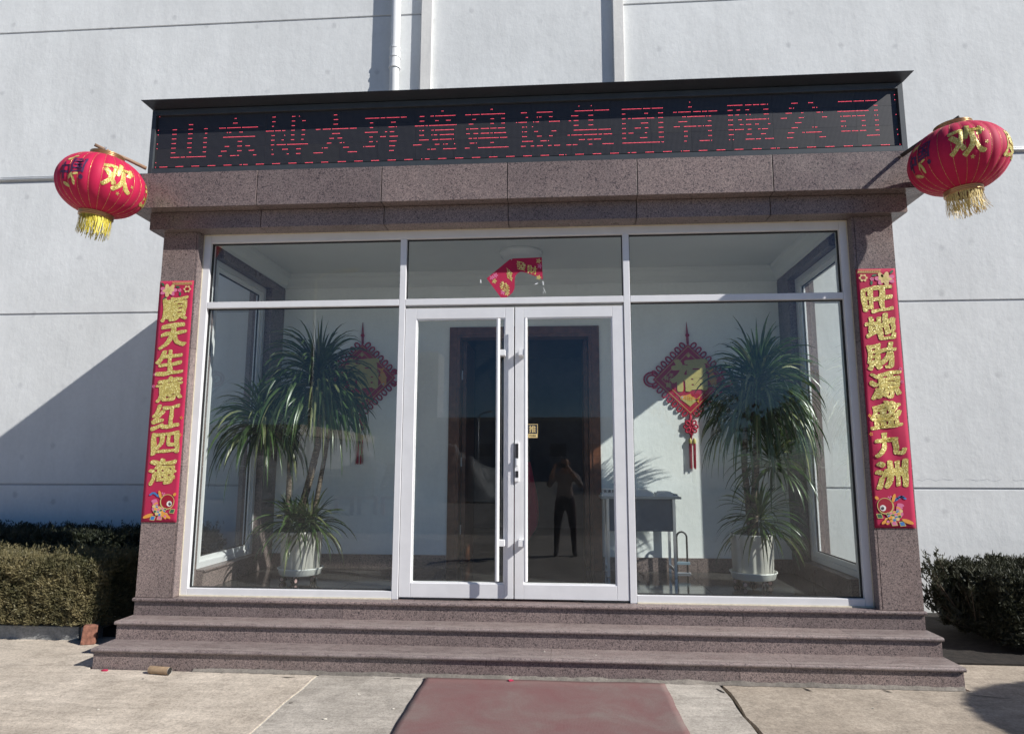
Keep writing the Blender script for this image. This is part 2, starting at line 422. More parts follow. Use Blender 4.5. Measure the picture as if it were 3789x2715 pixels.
M['tarp'] = plain('grey_tarpaulin', (0.17, 0.185, 0.19), 0.55, var=0.3, vscale=1.2)
M['pallet'] = plain('pallet_wood', (0.36, 0.28, 0.18), 0.8, var=0.15)
M['red_paint'] = plain('red_oxide_paint', (0.30, 0.05, 0.03), 0.6, var=0.2)
M['bldg'] = plain('far_grey_wall', (0.30, 0.31, 0.33), 0.8, var=0.06, vscale=0.3)
M['bldg_beige'] = plain('far_beige_wall', (0.55, 0.50, 0.42), 0.8, var=0.06, vscale=0.3)
M['far_glass'] = plain('far_window', (0.05, 0.06, 0.08), 0.15)
M['lamp_grey'] = plain('lamp_post_paint', (0.45, 0.46, 0.47), 0.45, 0.4)
M['skin'] = plain('skin', (0.46, 0.27, 0.19), 0.55, var=0.05)
M['hair'] = plain('black_hair', (0.012, 0.010, 0.010), 0.45)
M['jacket'] = cloth('grey_brown_jacket', (0.34, 0.30, 0.28), 0.8)
M['trousers'] = cloth('black_trousers', (0.022, 0.022, 0.026), 0.8)
M['phone'] = plain('phone_body', (0.05, 0.05, 0.055), 0.25)
def mat_rubber_mat():
    m, nt, b = new_mat('red_ribbed_mat')
    v = coords(nt)
    sx = N(nt, 'ShaderNodeSeparateXYZ'); nt.links.new(v, sx.inputs[0])
    rib = math_(nt, 'SINE', math_(nt, 'MULTIPLY', sx.outputs[0], 2*math.pi/0.008))
    f = noise(nt, v, 2.2, 8, 0.72, 0.5); g = noise(nt, coords(nt, (6, 1, 1)), 45, 4, 0.7)
    # dust lies heaviest along the edge next to the steps and in trodden blotches
    c = ramp(nt, f, [(0.30, (0.185, 0.080, 0.080)), (0.50, (0.190, 0.112, 0.106)), (0.70, (0.205, 0.162, 0.146))])
    c = mixc(nt, 1.0, c, ramp(nt, g, [(0.3, 0.82), (0.7, 1.12)]), 'MULTIPLY')
    ed = ramp(nt, math_(nt, 'ADD', math_(nt, 'MULTIPLY', sx.outputs[1], 6.0), 3.85), [(0.0, 0.0), (1.0, 1.0)])
    c = mixc(nt, math_(nt, 'MULTIPLY', ed, 0.22), c, (0.42, 0.20, 0.18))
    nt.links.new(c, b.inputs['Base Color']); setin(b, Roughness=0.85)
    bump(nt, b, rib, 0.10, 0.002)
    return m
M['mat'] = mat_rubber_mat()
def mat_led():
    m, nt, b = new_mat('led_panel_face')
    v = coords(nt)
    sx = N(nt, 'ShaderNodeSeparateXYZ'); nt.links.new(v, sx.inputs[0])
    fx = math_(nt, 'SUBTRACT', math_(nt, 'FRACT', math_(nt, 'MULTIPLY', math_(nt, 'ADD', sx.outputs[0], 100.0), 100.0)), 0.5)
    fz = math_(nt, 'SUBTRACT', math_(nt, 'FRACT', math_(nt, 'MULTIPLY', sx.outputs[2], 100.0)), 0.5)
    d = math_(nt, 'SQRT', math_(nt, 'ADD', math_(nt, 'MULTIPLY', fx, fx), math_(nt, 'MULTIPLY', fz, fz)))
    dot = ramp(nt, d, [(0.20, 1.0), (0.36, 0.0)])
    oi = N(nt, 'ShaderNodeObjectInfo')
    basec = ramp(nt, oi.outputs['Random'], [(0.0, (0.010, 0.010, 0.014)), (0.7, (0.016, 0.015, 0.016)), (0.9, (0.005, 0.005, 0.009))], 'CONSTANT')
    c = mixc(nt, math_(nt, 'MULTIPLY', dot, 0.8), basec, (0.092, 0.090, 0.094))
    nt.links.new(c, b.inputs['Base Color']); setin(b, Roughness=0.42)
    return m
M['led'] = mat_led()
def emis(name, col, s):
    m, nt, b = new_mat(name)
    b.inputs['Base Color'].default_value = (0.3, 0.02, 0.03, 1); b.inputs['Emission Color'].default_value = (*col, 1); b.inputs['Emission Strength'].default_value = s
    return m
M['led_on'] = emis('lit_red_led', (1.0, 0.10, 0.16), 1.45)
def flat_col(name, c, rough=0.6): return plain(name, c, rough, var=0.05, vscale=30)
M['p_pink'] = flat_col('print_pink', (0.62, 0.16, 0.30)); M['p_cream'] = flat_col('print_cream', (0.66, 0.50, 0.22)); M['p_green'] = flat_col('print_green', (0.03, 0.12, 0.06))
M['p_blue'] = flat_col('print_blue', (0.05, 0.17, 0.42)); M['p_orange'] = flat_col('print_orange', (0.70, 0.30, 0.05)); M['p_white'] = flat_col('print_white', (0.75, 0.72, 0.68)); M['p_dark'] = flat_col('print_dark', (0.03, 0.02, 0.03)); M['p_dred'] = flat_col('print_deep_red', (0.30, 0.004, 0.02)); M['p_purple'] = flat_col('print_purple', (0.07, 0.02, 0.075))
M['p_gold'] = flat_col('print_gold', (0.52, 0.44, 0.15), 0.45)

# ================================================================== SETTING
GZ, FL = 0.03, 0.448          # yard level, landing / porch floor level
YW, YI = 1.99, 1.73           # outer face of the factory wall, inner back wall of the porch
PX0, PX1 = 2.7596, 3.078      # porch pillar, inner and outer x

g = MB(); g.add([(-400,-400,-0.06),(400,-400,-0.06),(400,400,-0.06),(-400,400,-0.06)], [(0,1,2,3)])
tag(g.build('ground', M['ground']), kind='structure')

def jag(x, y0, y1, n, amp, seed):
    return [(x + amp*(mnoise.noise(Vector((i*0.9, seed, 0.3)))*1.2 + mnoise.noise(Vector((i*2.7, seed, 5.1)))*0.5), y0 + (y1-y0)*i/(n-1)) for i in range(n)]
def slab(name, left, right, z, mat, th=0.085):
    pts = left + right[::-1]; n = len(pts)
    mb = MB(); mb.add([(x, y, z) for x, y in pts] + [(x, y, z-th) for x, y in pts], [tuple(range(n))[::-1]] + [(i, (i+1) % n, (i+1) % n + n, i+n) for i in range(n)])
    o = mb.build(name, mat); tag(o, kind='structure'); return o
# three cast slabs of the yard with open, crumbled joints
jl = jag(-1.37, -9.0, -0.47, 60, 0.014, 1.0); jl2 = [(x+0.020+0.008*mnoise.noise(Vector((y*6, 2, 0))), y) for x, y in jl]
jr = jag(1.455, -9.0, -0.47, 60, 0.020, 4.0); jr2 = [(x+0.030+0.016*mnoise.noise(Vector((y*7, 8, 0))), y) for x, y in jr]
def cw(left, right): return left, right
s1 = slab('concrete_yard', [(-14, -9.0), (-14, 0.42), (-3.12, 0.42), (-3.12, -0.47)][0:1] + [(-14, 0.42), (-3.10, 0.42), (-3.10, -0.47)], jl, GZ, M['slab_left'])
s2 = slab('concrete_yard', jl2, jr, GZ+0.002, M['slab_mid'])
s3 = slab('concrete_yard', jr2, [(14, -9.0), (14, 0.16), (3.10, 0.16), (3.10, -0.47)], GZ, M['slab_right'])
# pale crumbs packed into the left joint and dirt in the right joint
mb = MB(); mb.add([(x-0.005, y, GZ-0.006) for x, y in jl] + [(x+0.006, y, GZ-0.002) for x, y in jl2], [(i, i+60, i+61, i+1) for i in range(59)])
tag(mb.build('joint_filler', M['crack_pale']), kind='structure')
mb = MB(); mb.add([(x-0.005, y, GZ-0.03) for x, y in jr] + [(x+0.006, y, GZ-0.03) for x, y in jr2], [(i, i+60, i+61, i+1) for i in range(59)])
tag(mb.build('joint_dirt', M['crack']), kind='structure')
# short cracks and chipped holes along the foot of the steps
for k, (x, y, ln, wd, ang) in enumerate([(2.02, -0.53, 0.085, 0.016, -1.1), (2.54, -0.52, 0.075, 0.014, -0.9), (1.43, -0.60, 0.10, 0.018, -1.2), (3.15, -0.58, 0.30, 0.007, -0.25), (3.75, -0.66, 0.9, 0.006, -0.03), (-1.55, -0.55, 0.10, 0.010, 0.1), (-0.78, -0.52, 0.06, 0.012, 0.2), (0.22, -0.50, 0.07, 0.012, 0.0)]):
    mb = MB(); pts = []
    c, s_ = math.cos(ang), math.sin(ang)
    for side in (1, -1):
        for i in range(9):
            t = i/8 if side == 1 else 1 - i/8
            u = (t-0.5)*ln; v = side*wd*0.5*math.sin(math.pi*min(1, max(0, t)))**0.6*(0.6+0.8*rnd.random())
            pts.append((x+u*c-v*s_, y+u*s_+v*c))
    mb.add([(px, py, GZ+0.0045) for px, py in pts], [tuple(range(len(pts)))])
    tag(mb.build('ground_crack', M['crack']), kind='structure')
# mortar fillet along the foot of the steps
mb = MB(); n = 260; vs = []; fs = []
for i in range(n):
    x = -2.3 + (3.07+2.3)*i/(n-1); ww = 0.012 + 0.016*mnoise.noise(Vector((x*7, 0, 2))) + 0.012*mnoise.noise(Vector((x*23, 0, 2))); hh = 0.010 + 0.012*mnoise.noise(Vector((x*6, 3, 2))) + 0.008*mnoise.noise(Vector((x*19, 3, 2)))
    vs += [(x, -0.452, GZ+hh+0.012), (x, -0.462-ww*0.5, GZ+hh*0.7+0.003), (x, -0.468-ww, GZ+0.0025)]
    if i: a = (i-1)*3; fs += [(a, a+1, a+4, a+3), (a+1, a+2, a+5, a+4)]
mb.add(vs, fs); tag(mb.build('mortar_fillet', M['mortar'], smooth=True), kind='structure')
# planting beds
mb = MB().box(-14, -3.10, 0.43, YW-0.02, -0.05, 0.10); tag(mb.build('soil_bed', M['soil']), kind='structure')
mb = MB().box(3.12, 14, 0.165, YW-0.02, -0.05, 0.042); tag(mb.build('soil_bed', M['soil']), kind='structure')

# ---------------------------------------------------------------- factory building
FB = empty('factory_building', (0, YW, 0), 'white rendered factory wall with thin grooves, ribs and downpipe behind the porch', 'building')
zs = [0.0, 1.282, 3.287, 4.962, 6.980, 9.2]
ribA, ribB = (-1.269, -1.134), (1.040, 1.167)
GAP = 0.011
box('wall_backing', (-14, 14, YW+0.012, YW+0.30, 3.70, 9.2), M['groove'], FB)
box('wall_backing', (-14, -2.72, YW+0.012, YW+0.30, 0.0, 3.695), M['groove'], FB)
box('wall_backing', (2.72, 14, YW+0.012, YW+0.30, 0.0, 3.695), M['groove'], FB)
for i in range(5):
    z0, z1 = zs[i] + (GAP if i else 0), zs[i+1] - GAP
    if i < 2: spans = [(-14, -2.72), (2.72, 14)]
    elif i == 2: spans = [(-14, -1.19), (1.10, 14)]
    else: spans = [(-14, -1.19), (1.10, 14)]
    for a, b in spans:
        lo = 3.70 if (i == 1 and False) else z0
        box('wall_panel', (a, b, YW, YW+0.02, lo, z1), M['wall'], FB, bevel=0.004)
box('wall_panel', (-1.186, 1.096, YW+0.001, YW+0.021, 3.70, 9.2), M['wall'], FB)
for a, b in (ribA, ribB):
    box('rib', (a, b, YW-0.062, YW-0.0005, 3.9, 9.2), M['wall_rib'], FB, bevel=0.006)
mb = MB(); pts_ = [(4.10+1.7*i/60, 1.375+0.018*mnoise.noise(Vector((i*0.35, 4, 1)))+0.010*mnoise.noise(Vector((i*1.3, 4, 1)))) for i in range(61)]
mb.add([(x, YW-0.0015, z) for x, z in pts_] + [(x, YW-0.0015, z-0.0035*(0.4+0.6*abs(math.sin(i*0.7)))) for i, (x, z) in enumerate(pts_)], [(i, i+61, i+62, i+1) for i in range(60) if i % 17 < 13])
mb.build('hairline_crack', M['groove'], FB)
dp = MB().tube([(-1.575, YW-0.079, 3.9), (-1.575, YW-0.079, 9.1)], 0.056, 20).build('downpipe', M['white_pl'], FB, smooth=True)
mb = MB()
for z0, z1, r in ((6.23, 6.48, 0.062), (6.22, 6.245, 0.069), (6.355, 6.375, 0.069), (6.47, 6.49, 0.067)):
    mb.tube([(-1.575, YW-0.079, z0), (-1.575, YW-0.079, z1)], r, 20)
mb.build('coupling', M['white_pl'], dp)
mb = MB()
mb.tube([(-14, YW-0.016, 4.992), (14, YW-0.016, 4.992)], 0.013, 10); mb.tube([(-14, YW-0.014, 5.016), (14, YW-0.014, 5.016)], 0.007, 8)
cd = mb.build('conduit', M['white_pl'], FB, smooth=True)
mb = MB()
for x in (-7.6, -6.55, -5.5, 5.2, 5.75, 6.6): MB().box(x-0.012, x+0.012, YW-0.043, YW-0.001, 4.962, 5.037).build('clip', M['steel'], cd)

# ---------------------------------------------------------------- steps
ST = empty('entrance_steps', (0, -0.25, GZ), 'three long purple brown granite steps in front of the glass entrance', 'steps')
def nosing(name, x0, x1, yf, yb, zt, mat, parent):
    th = 0.028; mb = MB(); prof = []
    for i in range(7):
        a = -math.pi/2 + math.pi*i/6
        prof.append((yf + th/2 - math.cos(a)*th/2, zt - th/2 + math.sin(a)*th/2))
    prof += [(yf+0.040, zt), (yf+0.042, zt-0.0025), (yf+0.046, zt-0.0025), (yf+0.048, zt), (yf+0.060, zt), (yf+0.062, zt-0.0025), (yf+0.066, zt-0.0025), (yf+0.068, zt), (yb, zt), (yb, zt-th)]
    n = len(prof)
    mb.add([(x0, y, z) for y, z in prof] + [(x1, y, z) for y, z in prof], [(i, (i+1) % n, (i+1) % n + n, i+n) for i in range(n)] + [tuple(range(n))[::-1], tuple(range(n, 2*n))])
    return mb.build(name, mat, parent)
lv = [(-0.476, 0.176, -0.205, GZ-0.06, [-3.085, -1.30, 0.30, 1.94, 3.085]), (-0.233, 0.312, -0.005, 0.176, [-3.085, -2.36, -0.60, 0.98, 2.45, 3.085]), (-0.030, FL, 0.052, 0.312, [-3.085, -2.0, 0.02, 1.94, 3.085])]
for k, (yf, zt, yb, zb, xs) in enumerate(lv):
    for a, b in zip(xs[:-1], xs[1:]):
        nosing('tread', a+0.0012, b-0.0012, yf, yb, zt, M['granite_tread'] if k < 2 else M['granite_step'], ST)
    if k < 2:
        mb = MB(); mb.box(-3.08, 3.08, yf+0.0415, yf+0.0465, zt-0.0024, zt-0.0006); mb.box(-3.08, 3.08, yf+0.0615, yf+0.0665, zt-0.0024, zt-0.0006)
        mb.build('anti_slip_groove', M['groove_dust'], ST)
    rx = [[-3.078, -0.62, 1.6, 3.078], [-3.078, -2.30, -0.58, 1.22, 3.078], [-3.078, -1.35, 0.55, 1.75, 3.078]][k]
    for a, b in zip(rx[:-1], rx[1:]):
        box('riser', (a+0.001, b-0.001, yf+0.026, yf+0.048, zb+0.0005, zt-0.0285), M['granite_step'], ST)
box('core', (-3.070, 3.070, -0.427, 1.90, -0.04, 0.146), M['mortar'], ST)
box('core', (-3.068, 3.068, -0.184, 1.90, 0.147, 0.282), M['mortar'], ST)
box('core', (-3.066, 3.066, 0.020, 1.90, 0.283, FL-0.0305), M['mortar'], ST)
for s_ in (-1, 1):
    for (a, b, z0, z1) in ((-0.428, 1.90, -0.03, 0.147), (-0.185, 1.90, 0.150, 0.283), (0.020, 1.90, 0.286, FL-0.029)):
        x0, x1 = sorted((s_*3.0715, s_*3.0775)); box('side_panel', (x0, x1, a, b, z0, z1), M['granite_step'], ST)

# ---------------------------------------------------------------- porch
PO = empty('entrance_porch', (0, 0.8, FL), 'granite clad porch with two pillars, stepped cornice and glazed hall', 'porch')
ZT, Z2, Z3 = 3.528, 3.684, 3.994
JX = [-3.315, -2.172, -1.097, -0.042, 1.020, 2.097, 3.315]
for s_ in (-1, 1):
    def xr(a, b): return tuple(sorted((s_*a, s_*b)))
    x0, x1 = xr(PX0+0.02, PX1-0.02)
    core = box('pillar', (x0, x1, 0.02, 0.31, FL+0.0005, ZT), M['grout'], PO)
    for z0, z1 in ((FL+0.001, 1.50), (1.50, 2.50), (2.50, ZT)):
        a, b = xr(PX0+0.022, PX1); box('front_slab', (a, b, 0.0, 0.0195, z0+0.001, z1-0.0015), M['granite'], core, bevel=0.0015)
        a, b = xr(PX0, PX0+0.0195); box('return_slab', (a, b, 0.002, 0.33, z0+0.001, z1-0.0015), M['granite'], core, bevel=0.0015)
        a, b = xr(PX1-0.0195, PX1-0.0005); box('return_slab', (a, b, 0.0205, 0.33, z0+0.001, z1-0.0015), M['granite'], core)
    a, b = xr(PX0+0.020, PX1-0.020); box('return_slab', (a, b, 0.3105, 0.3295, FL+0.001, ZT), M['granite'], core)
    # rear jamb of the side window, low wall under it, header over it
    a, b = xr(2.70, 2.955)
    for z0, z1 in ((FL, 1.50), (1.50, 2.50), (2.50, 3.39)):
        box('jamb_slab', (a, b, 1.40, YI-0.001, z0+0.001, z1-0.002), M['granite'], PO)
    a, b = xr(2.957, 3.02); box('corner_filler', (a, b, 1.66, YW-0.001, FL, 3.39), M['granite'], PO)
    a, b = xr(2.70, 2.96); box('low_wall', (a, b, 0.331, 1.399, FL+0.001, 0.600), M['granite'], PO)
    a, b = xr(2.68, 2.97); box('sill', (a, b, 0.331, 1.399, 0.6005, 0.618), M['granite_step'], PO, bevel=0.003)
    a, b = xr(2.70, 2.955); box('header_slab', (a, b, 0.331, YI-0.001, 3.391, 3.455), M['granite'], PO)
    a, b = xr(2.705, 2.95); box('header_slab', (a, b, 0.331, YI-0.001, 3.457, ZT), M['granite'], PO)
    a, b = xr(2.66, 3.0); box('upper_wall', (a, b, 0.05, YI, ZT+0.02, 3.70), M['inwall'], PO)
# lower cornice band
box('band_core', (-3.146, 3.146, -0.058, 0.187, ZT+0.020, Z2), M['grout'], PO)
for s_ in (-1, 1):
    a, b = sorted((s_*3.0, s_*3.146)); box('band_core', (a, b, 0.188, YW-0.002, ZT+0.020, Z2), M['grout'], PO)
for i in range(6):
    a = JX[i] if i else -3.168; b = JX[i+1] if i < 5 else 3.168
    box('band_slab', (a+0.003, b-0.003, -0.079, -0.0595, ZT, Z2-0.003), M['granite'], PO, bevel=0.0015)
    aa = max(a, -3.146) ; bb = min(b, 3.146)
    box('soffit_slab', (aa+0.003, bb-0.003, -0.0592, 0.188, ZT-0.001+0.001, ZT+0.0195), M['granite'], PO)
for s_ in (-1, 1):
    a, b = sorted((s_*3.1468, s_*3.1675)); box('band_slab', (a, b, -0.059, YW-0.002, ZT+0.0003, Z2-0.003), M['granite'], PO)
    a, b = sorted((s_*2.98, s_*3.1462)); box('soffit_slab', (a, b, 0.1885, YW-0.002, ZT+0.0003, ZT+0.0195), M['granite'], PO)
# fascia
box('fascia_core', (-3.293, 3.293, -0.166, YW-0.002, Z2+0.020, Z3-0.005), M['grout'], PO)
for i in range(6):
    a, b = JX[i], JX[i+1]
    box('fascia_slab', (a+0.0035, b-0.0035, -0.187, -0.1667, Z2, Z3), M['granite'], PO, bevel=0.002)
    aa = max(a, -3.2925); bb = min(b, 3.2925)
    box('soffit_slab', (aa+0.003, bb-0.003, -0.1662, -0.05, Z2+0.0004, Z2+0.0195), M['granite'], PO)
for s_ in (-1, 1):
    a, b = sorted((s_*3.2935, s_*3.3145)); box('fascia_slab', (a, b, -0.1665, YW-0.002, Z2+0.0003, Z3), M['granite'], PO)
    a, b = sorted((s_*3.13, s_*3.2930)); box('soffit_slab', (a, b, -0.0495, YW-0.002, Z2+0.0003, Z2+0.0195), M['granite'], PO)
box('roof_deck', (-3.291, 3.291, -0.166, YW-0.002, Z3-0.0045, Z3-0.001), M['mortar'], PO)
# hall: back wall around a doorway, ceiling, cornice, skirting, floor tiles
DX0, DX1, DZ = -0.735, 0.715, 2.92
box('back_wall', (-2.72, DX0, YI, YI+0.16, FL-0.01, 3.70), M['inwall'], PO)
box('back_wall', (DX1, 2.72, YI, YI+0.16, FL-0.01, 3.70), M['inwall'], PO)
box('back_wall', (DX0, DX1, YI, YI+0.16, DZ, 3.70), M['inwall'], PO)
box('hall_ceiling', (-2.9, 2.9, 0.05, YI+0.1, 3.625, 3.66), M['ceiling'], PO)
box('hall_lintel', (-2.75, 2.75, 0.189, 0.24, ZT-0.001, 3.624), M['ceiling'], PO)
mb = MB(); prof = [(0.0, 3.47), (0.012, 3.475), (0.016, 3.50), (0.045, 3.53), (0.060, 3.575), (0.085, 3.59), (0.090, 3.624)]
n = len(prof)
mb.add([(-2.7, YI-0.0005-d, z) for d, z in prof] + [(2.7, YI-0.0005-d, z) for d, z in prof], [(i, i+n, i+n+1, i+1) for i in range(n-1)])
mb.build('cornice', M['ceiling'], PO)
for s_ in (-1, 1):
    mb = MB(); mb.add([(s_*(2.698-d), 0.2, z) for d, z in prof] + [(s_*(2.698-d), YI, z) for d, z in prof], [(i, i+n, i+n+1, i+1) for i in range(n-1)])
    mb.build('cornice', M['ceiling'], PO)
for a, b in ((-2.70, -1.75), (-1.747, DX0-0.09), (DX1+0.09, 1.75), (1.753, 2.70)):
    box('skirting_slab', (a, b, YI-0.018, YI-0.0005, FL, 0.584), M['granite'], PO)
box('floor_base', (-2.9, 2.9, 0.051, YI+0.3, FL-0.030, FL-0.006), M['grout'], PO)
tx = [-2.9, -2.35, -1.55, -0.75, 0.05, 0.85, 1.65, 2.45, 2.9]; ty = [0.19, 0.72, 1.52, 2.02]
for i in range(8):
    for j in range(3):
        box('floor_tile', (tx[i]+0.0015, tx[i+1]-0.0015, ty[j]+0.0015, ty[j+1]-0.0015, FL-0.006, FL-0.001), M['tile'], PO)
box('threshold', (-2.76, 2.76, 0.0525, 0.1905, FL-0.03, FL-0.0005), M['granite_step'], PO)

# ---------------------------------------------------------------- glazed front
GL = empty('glazed_front', (0, 0.1, FL), 'silver aluminium shop front with glass panes between the granite pillars', 'shopfront')
FY0, FY1 = 0.088, 0.180
def bar(x0, x1, z0, z1, name='frame_bar', y0=FY0, y1=FY1, m='alu', p=None): return box(name, (x0, x1, y0, y1, z0, z1), M[m], p or GL, bevel=0.003)
FX = 2.752
bar(-FX, -2.694, 0.458, ZT-0.008); bar(2.694, FX, 0.458, ZT-0.008)
bar(-2.693, 2.693, 3.455, ZT-0.008)
bar(-2.693, -0.989, 0.458, 0.511); bar(0.970, 2.693, 0.458, 0.511)
bar(-0.988, -0.935, FL+0.001, 3.4545); bar(0.915, 0.969, FL+0.001, 3.4545)
for a, b in ((-2.693, -0.989), (-0.934, 0.914), (0.970, 2.693)): bar(a, b, 2.864, 2.919)
# cream sealant beads round the frame
mb = MB(); mb.box(-2.7590, -2.7525, 0.085, 0.163, FL, ZT-0.001); mb.box(2.7525, 2.7590, 0.085, 0.163, FL, ZT-0.001)
mb.box(-2.752, 2.752, 0.083, 0.163, ZT-0.0078, ZT-0.0002)
mb.box(-2.7525, -0.990, 0.079, 0.163, FL+0.0005, 0.4578); mb.box(0.970, 2.7525, 0.079, 0.163, FL+0.0005, 0.4578)
mb.build('sealant', M['sealant'], GL)
# panes with black gaskets
panes = [(-2.694, -0.988, 0.511, 2.864), (0.969, 2.694, 0.511, 2.864), (-2.694, -0.988, 2.919, 3.455), (-0.935, 0.915, 2.919, 3.455), (0.969, 2.694, 2.919, 3.455)]
for x0, x1, z0, z1 in panes:
    mb = MB(); t = 0.007
    for a, b, c, d in ((x0, x1, z0, z0+t), (x0, x1, z1-t, z1), (x0, x0+t, z0+t, z1-t), (x1-t, x1, z0+t, z1-t)): mb.box(a, b, 0.121, 0.149, c, d)
    gk = mb.build('gasket', M['gasket'], GL)
    box('pane', (x0+t, x1-t, 0.132, 0.138, z0+t, z1-t), M['glass'], GL)
# the two door leaves
def door(x0, x1, hinge_left, label_h):
    o = 0.095 ; m_ = 0.073; zb, zt = 0.466, 2.836; yb0, yb1 = 0.095, 0.145
    xl = x0 + (o if hinge_left else m_); xr_ = x1 - (m_ if hinge_left else o)
    d = box('door', (x0, xl, yb0, yb1, zb, zt), M['alu'], GL, bevel=0.003)
    box('stile', (xr_, x1, yb0, yb1, zb, zt), M['alu'], d, bevel=0.003)
    box('bottom_rail', (xl+0.0004, xr_-0.0004, yb0, yb1, zb, zb+0.112), M['alu'], d, bevel=0.003)
    box('top_rail', (xl+0.0004, xr_-0.0004, yb0, yb1, zt-0.092, zt), M['alu'], d, bevel=0.003)
    mb = MB(); t = 0.010; z0, z1 = zb+0.112, zt-0.092
    for a, b, c, e in ((xl, xr_, z0, z0+t), (xl, xr_, z1-t, z1), (xl, xl+t, z0+t, z1-t), (xr_-t, xr_, z0+t, z1-t)): mb.box(a, b, 0.103, 0.141, c, e)
    mb.build('glazing_bead', M['alu_bright'], d)
    box('pane', (xl+t, xr_-t, 0.118, 0.124, z0+t, z1-t), M['glass'], d)
    hx = -0.128 if hinge_left else 0.098
    mb = MB(); mb.tube([(hx, 0.011, 0.615), (hx, 0.011, 2.72)], 0.0165, 18)
    mb.m = 0
    bx = (hx-0.004, hx+0.058) if hinge_left else (hx-0.058, hx+0.004)
    for z in (0.905, 2.435): mb.box(bx[0], bx[1], 0.003, 0.0945, z-0.024, z+0.024)
    mb.build('pull_handle', M['alu_bright'], d, bevel=0.002)
    return d
dl = door(-0.931, -0.0045, True, ''); dr = door(0.0045, 0.911, False, '')
# combined lock on the right leaf: casing with two black windows and a thumb slider
mb = MB(); mb.box(0.006, 0.040, 0.079, 0.0945, 1.385, 1.708); mb.m = 1
mb.box(0.010, 0.036, 0.076, 0.0789, 1.572, 1.690); mb.box(0.012, 0.037, 0.076, 0.0789, 1.418, 1.470); mb.m = 2
mb.box(0.007, 0.032, 0.065, 0.0789, 1.512, 1.568)
mb.build('lock', [M['alu_bright'], M['black'], M['white_pl']], dr, bevel=0.002)
# PUSH plate stuck inside the right leaf: dark square with a cream foot
mpS = lambda u, v, off: (u, 0.1178-off, v)
mb = MB(); mb.box(0.112, 0.194, 0.1166, 0.1178, 1.737, 1.852); mb.m = 1
mb.box(0.1145, 0.1915, 0.1160, 0.1167, 1.740, 1.772); mb.box(0.112, 0.194, 0.1162, 0.1167, 1.848, 1.852); mb.box(0.190, 0.194, 0.1162, 0.1167, 1.772, 1.848)
put_glyph(mb, '推', mpS, 0.150, 1.811, 0.058, 0.058, 0.012, 0.0022)
mb.m = 2
for k, ch in enumerate('PUSH'): put_glyph(mb, ch, mpS, 0.131+0.0135*k, 1.7565, 0.010, 0.014, 0.02, 0.0024)
mb.build('push_plate', [M['phone'], M['p_cream'], M['ink']], dr)
# door closer shoe marks and threshold strips
mb = MB(); mb.box(-0.80, -0.42, 0.093, 0.099, 0.4490, 0.462); mb.box(0.55, 0.88, 0.093, 0.099, 0.4490, 0.462)
mb.build('draught_strip', M['black'], GL)
# torn bits of clear tape round the red paper, glints given as white
mb = MB()
for (x, z, w_, h_, a) in ((-0.292, 3.075, 0.009, 0.032, 0.1), (0.243, 3.050, 0.008, 0.036, 0.15), (0.254, 2.985, 0.004, 0.055, 0.35), (0.243, 2.968, 0.003, 0.022, 0.0), (0.185, 3.046, 0.026, 0.008, 0.3), (-0.262, 3.155, 0.008, 0.004, 0.3)):
    mb.obox((x, 0.130, z), (w_/2*math.cos(a), 0, w_/2*math.sin(a)), (0, 0.0006, 0), (-h_/2*math.sin(a), 0.0, h_/2*math.cos(a)))
mb.build('tape_glint', M['paper'], GL)

# side windows of the hall
for s_ in (-1, 1):
    SW = empty('side_window', (s_*2.82, 0.87, 0.62), 'tall aluminium side window on the %s end of the glazed hall' % ('left, shaded' if s_ < 0 else 'right, sunlit'), 'window', 'side windows of the porch')
    def xr(a, b): return tuple(sorted((s_*a, s_*b)))
    a, b = xr(2.77, 2.85)
    for d_ in ((0.332, 0.385, 0.619, 3.389), (1.345, 1.398, 0.619, 3.389), (0.3855, 1.3445, 0.619, 0.672), (0.3855, 1.3445, 3.336, 3.389)):
        box('frame_bar', (a, b, d_[0], d_[1], d_[2], d_[3]), M['alu'], SW, bevel=0.003)
    a, b = xr(2.785, 2.83)
    for d_ in ((0.3855, 0.432, 0.6725, 3.3355), (1.298, 1.3445, 0.6725, 3.3355), (0.4325, 1.2975, 0.6725, 0.715), (0.4325, 1.2975, 3.293, 3.3355)):
        box('sash_bar', (a, b, d_[0], d_[1], d_[2], d_[3]), M['alu_bright'], SW, bevel=0.002)
    a, b = xr(2.80, 2.815); mb = MB()
    for d_ in ((0.4325, 0.440, 0.7155, 3.2925), (1.290, 1.2975, 0.7155, 3.2925), (0.440, 1.290, 0.7155, 0.723), (0.440, 1.290, 3.285, 3.2925)): mb.box(a, b, *d_)
    mb.build('gasket', M['gasket'], SW)
    a, b = xr(2.805, 2.811); box('pane', (a, b, 0.440, 1.290, 0.723, 3.285), M['glass'], SW)

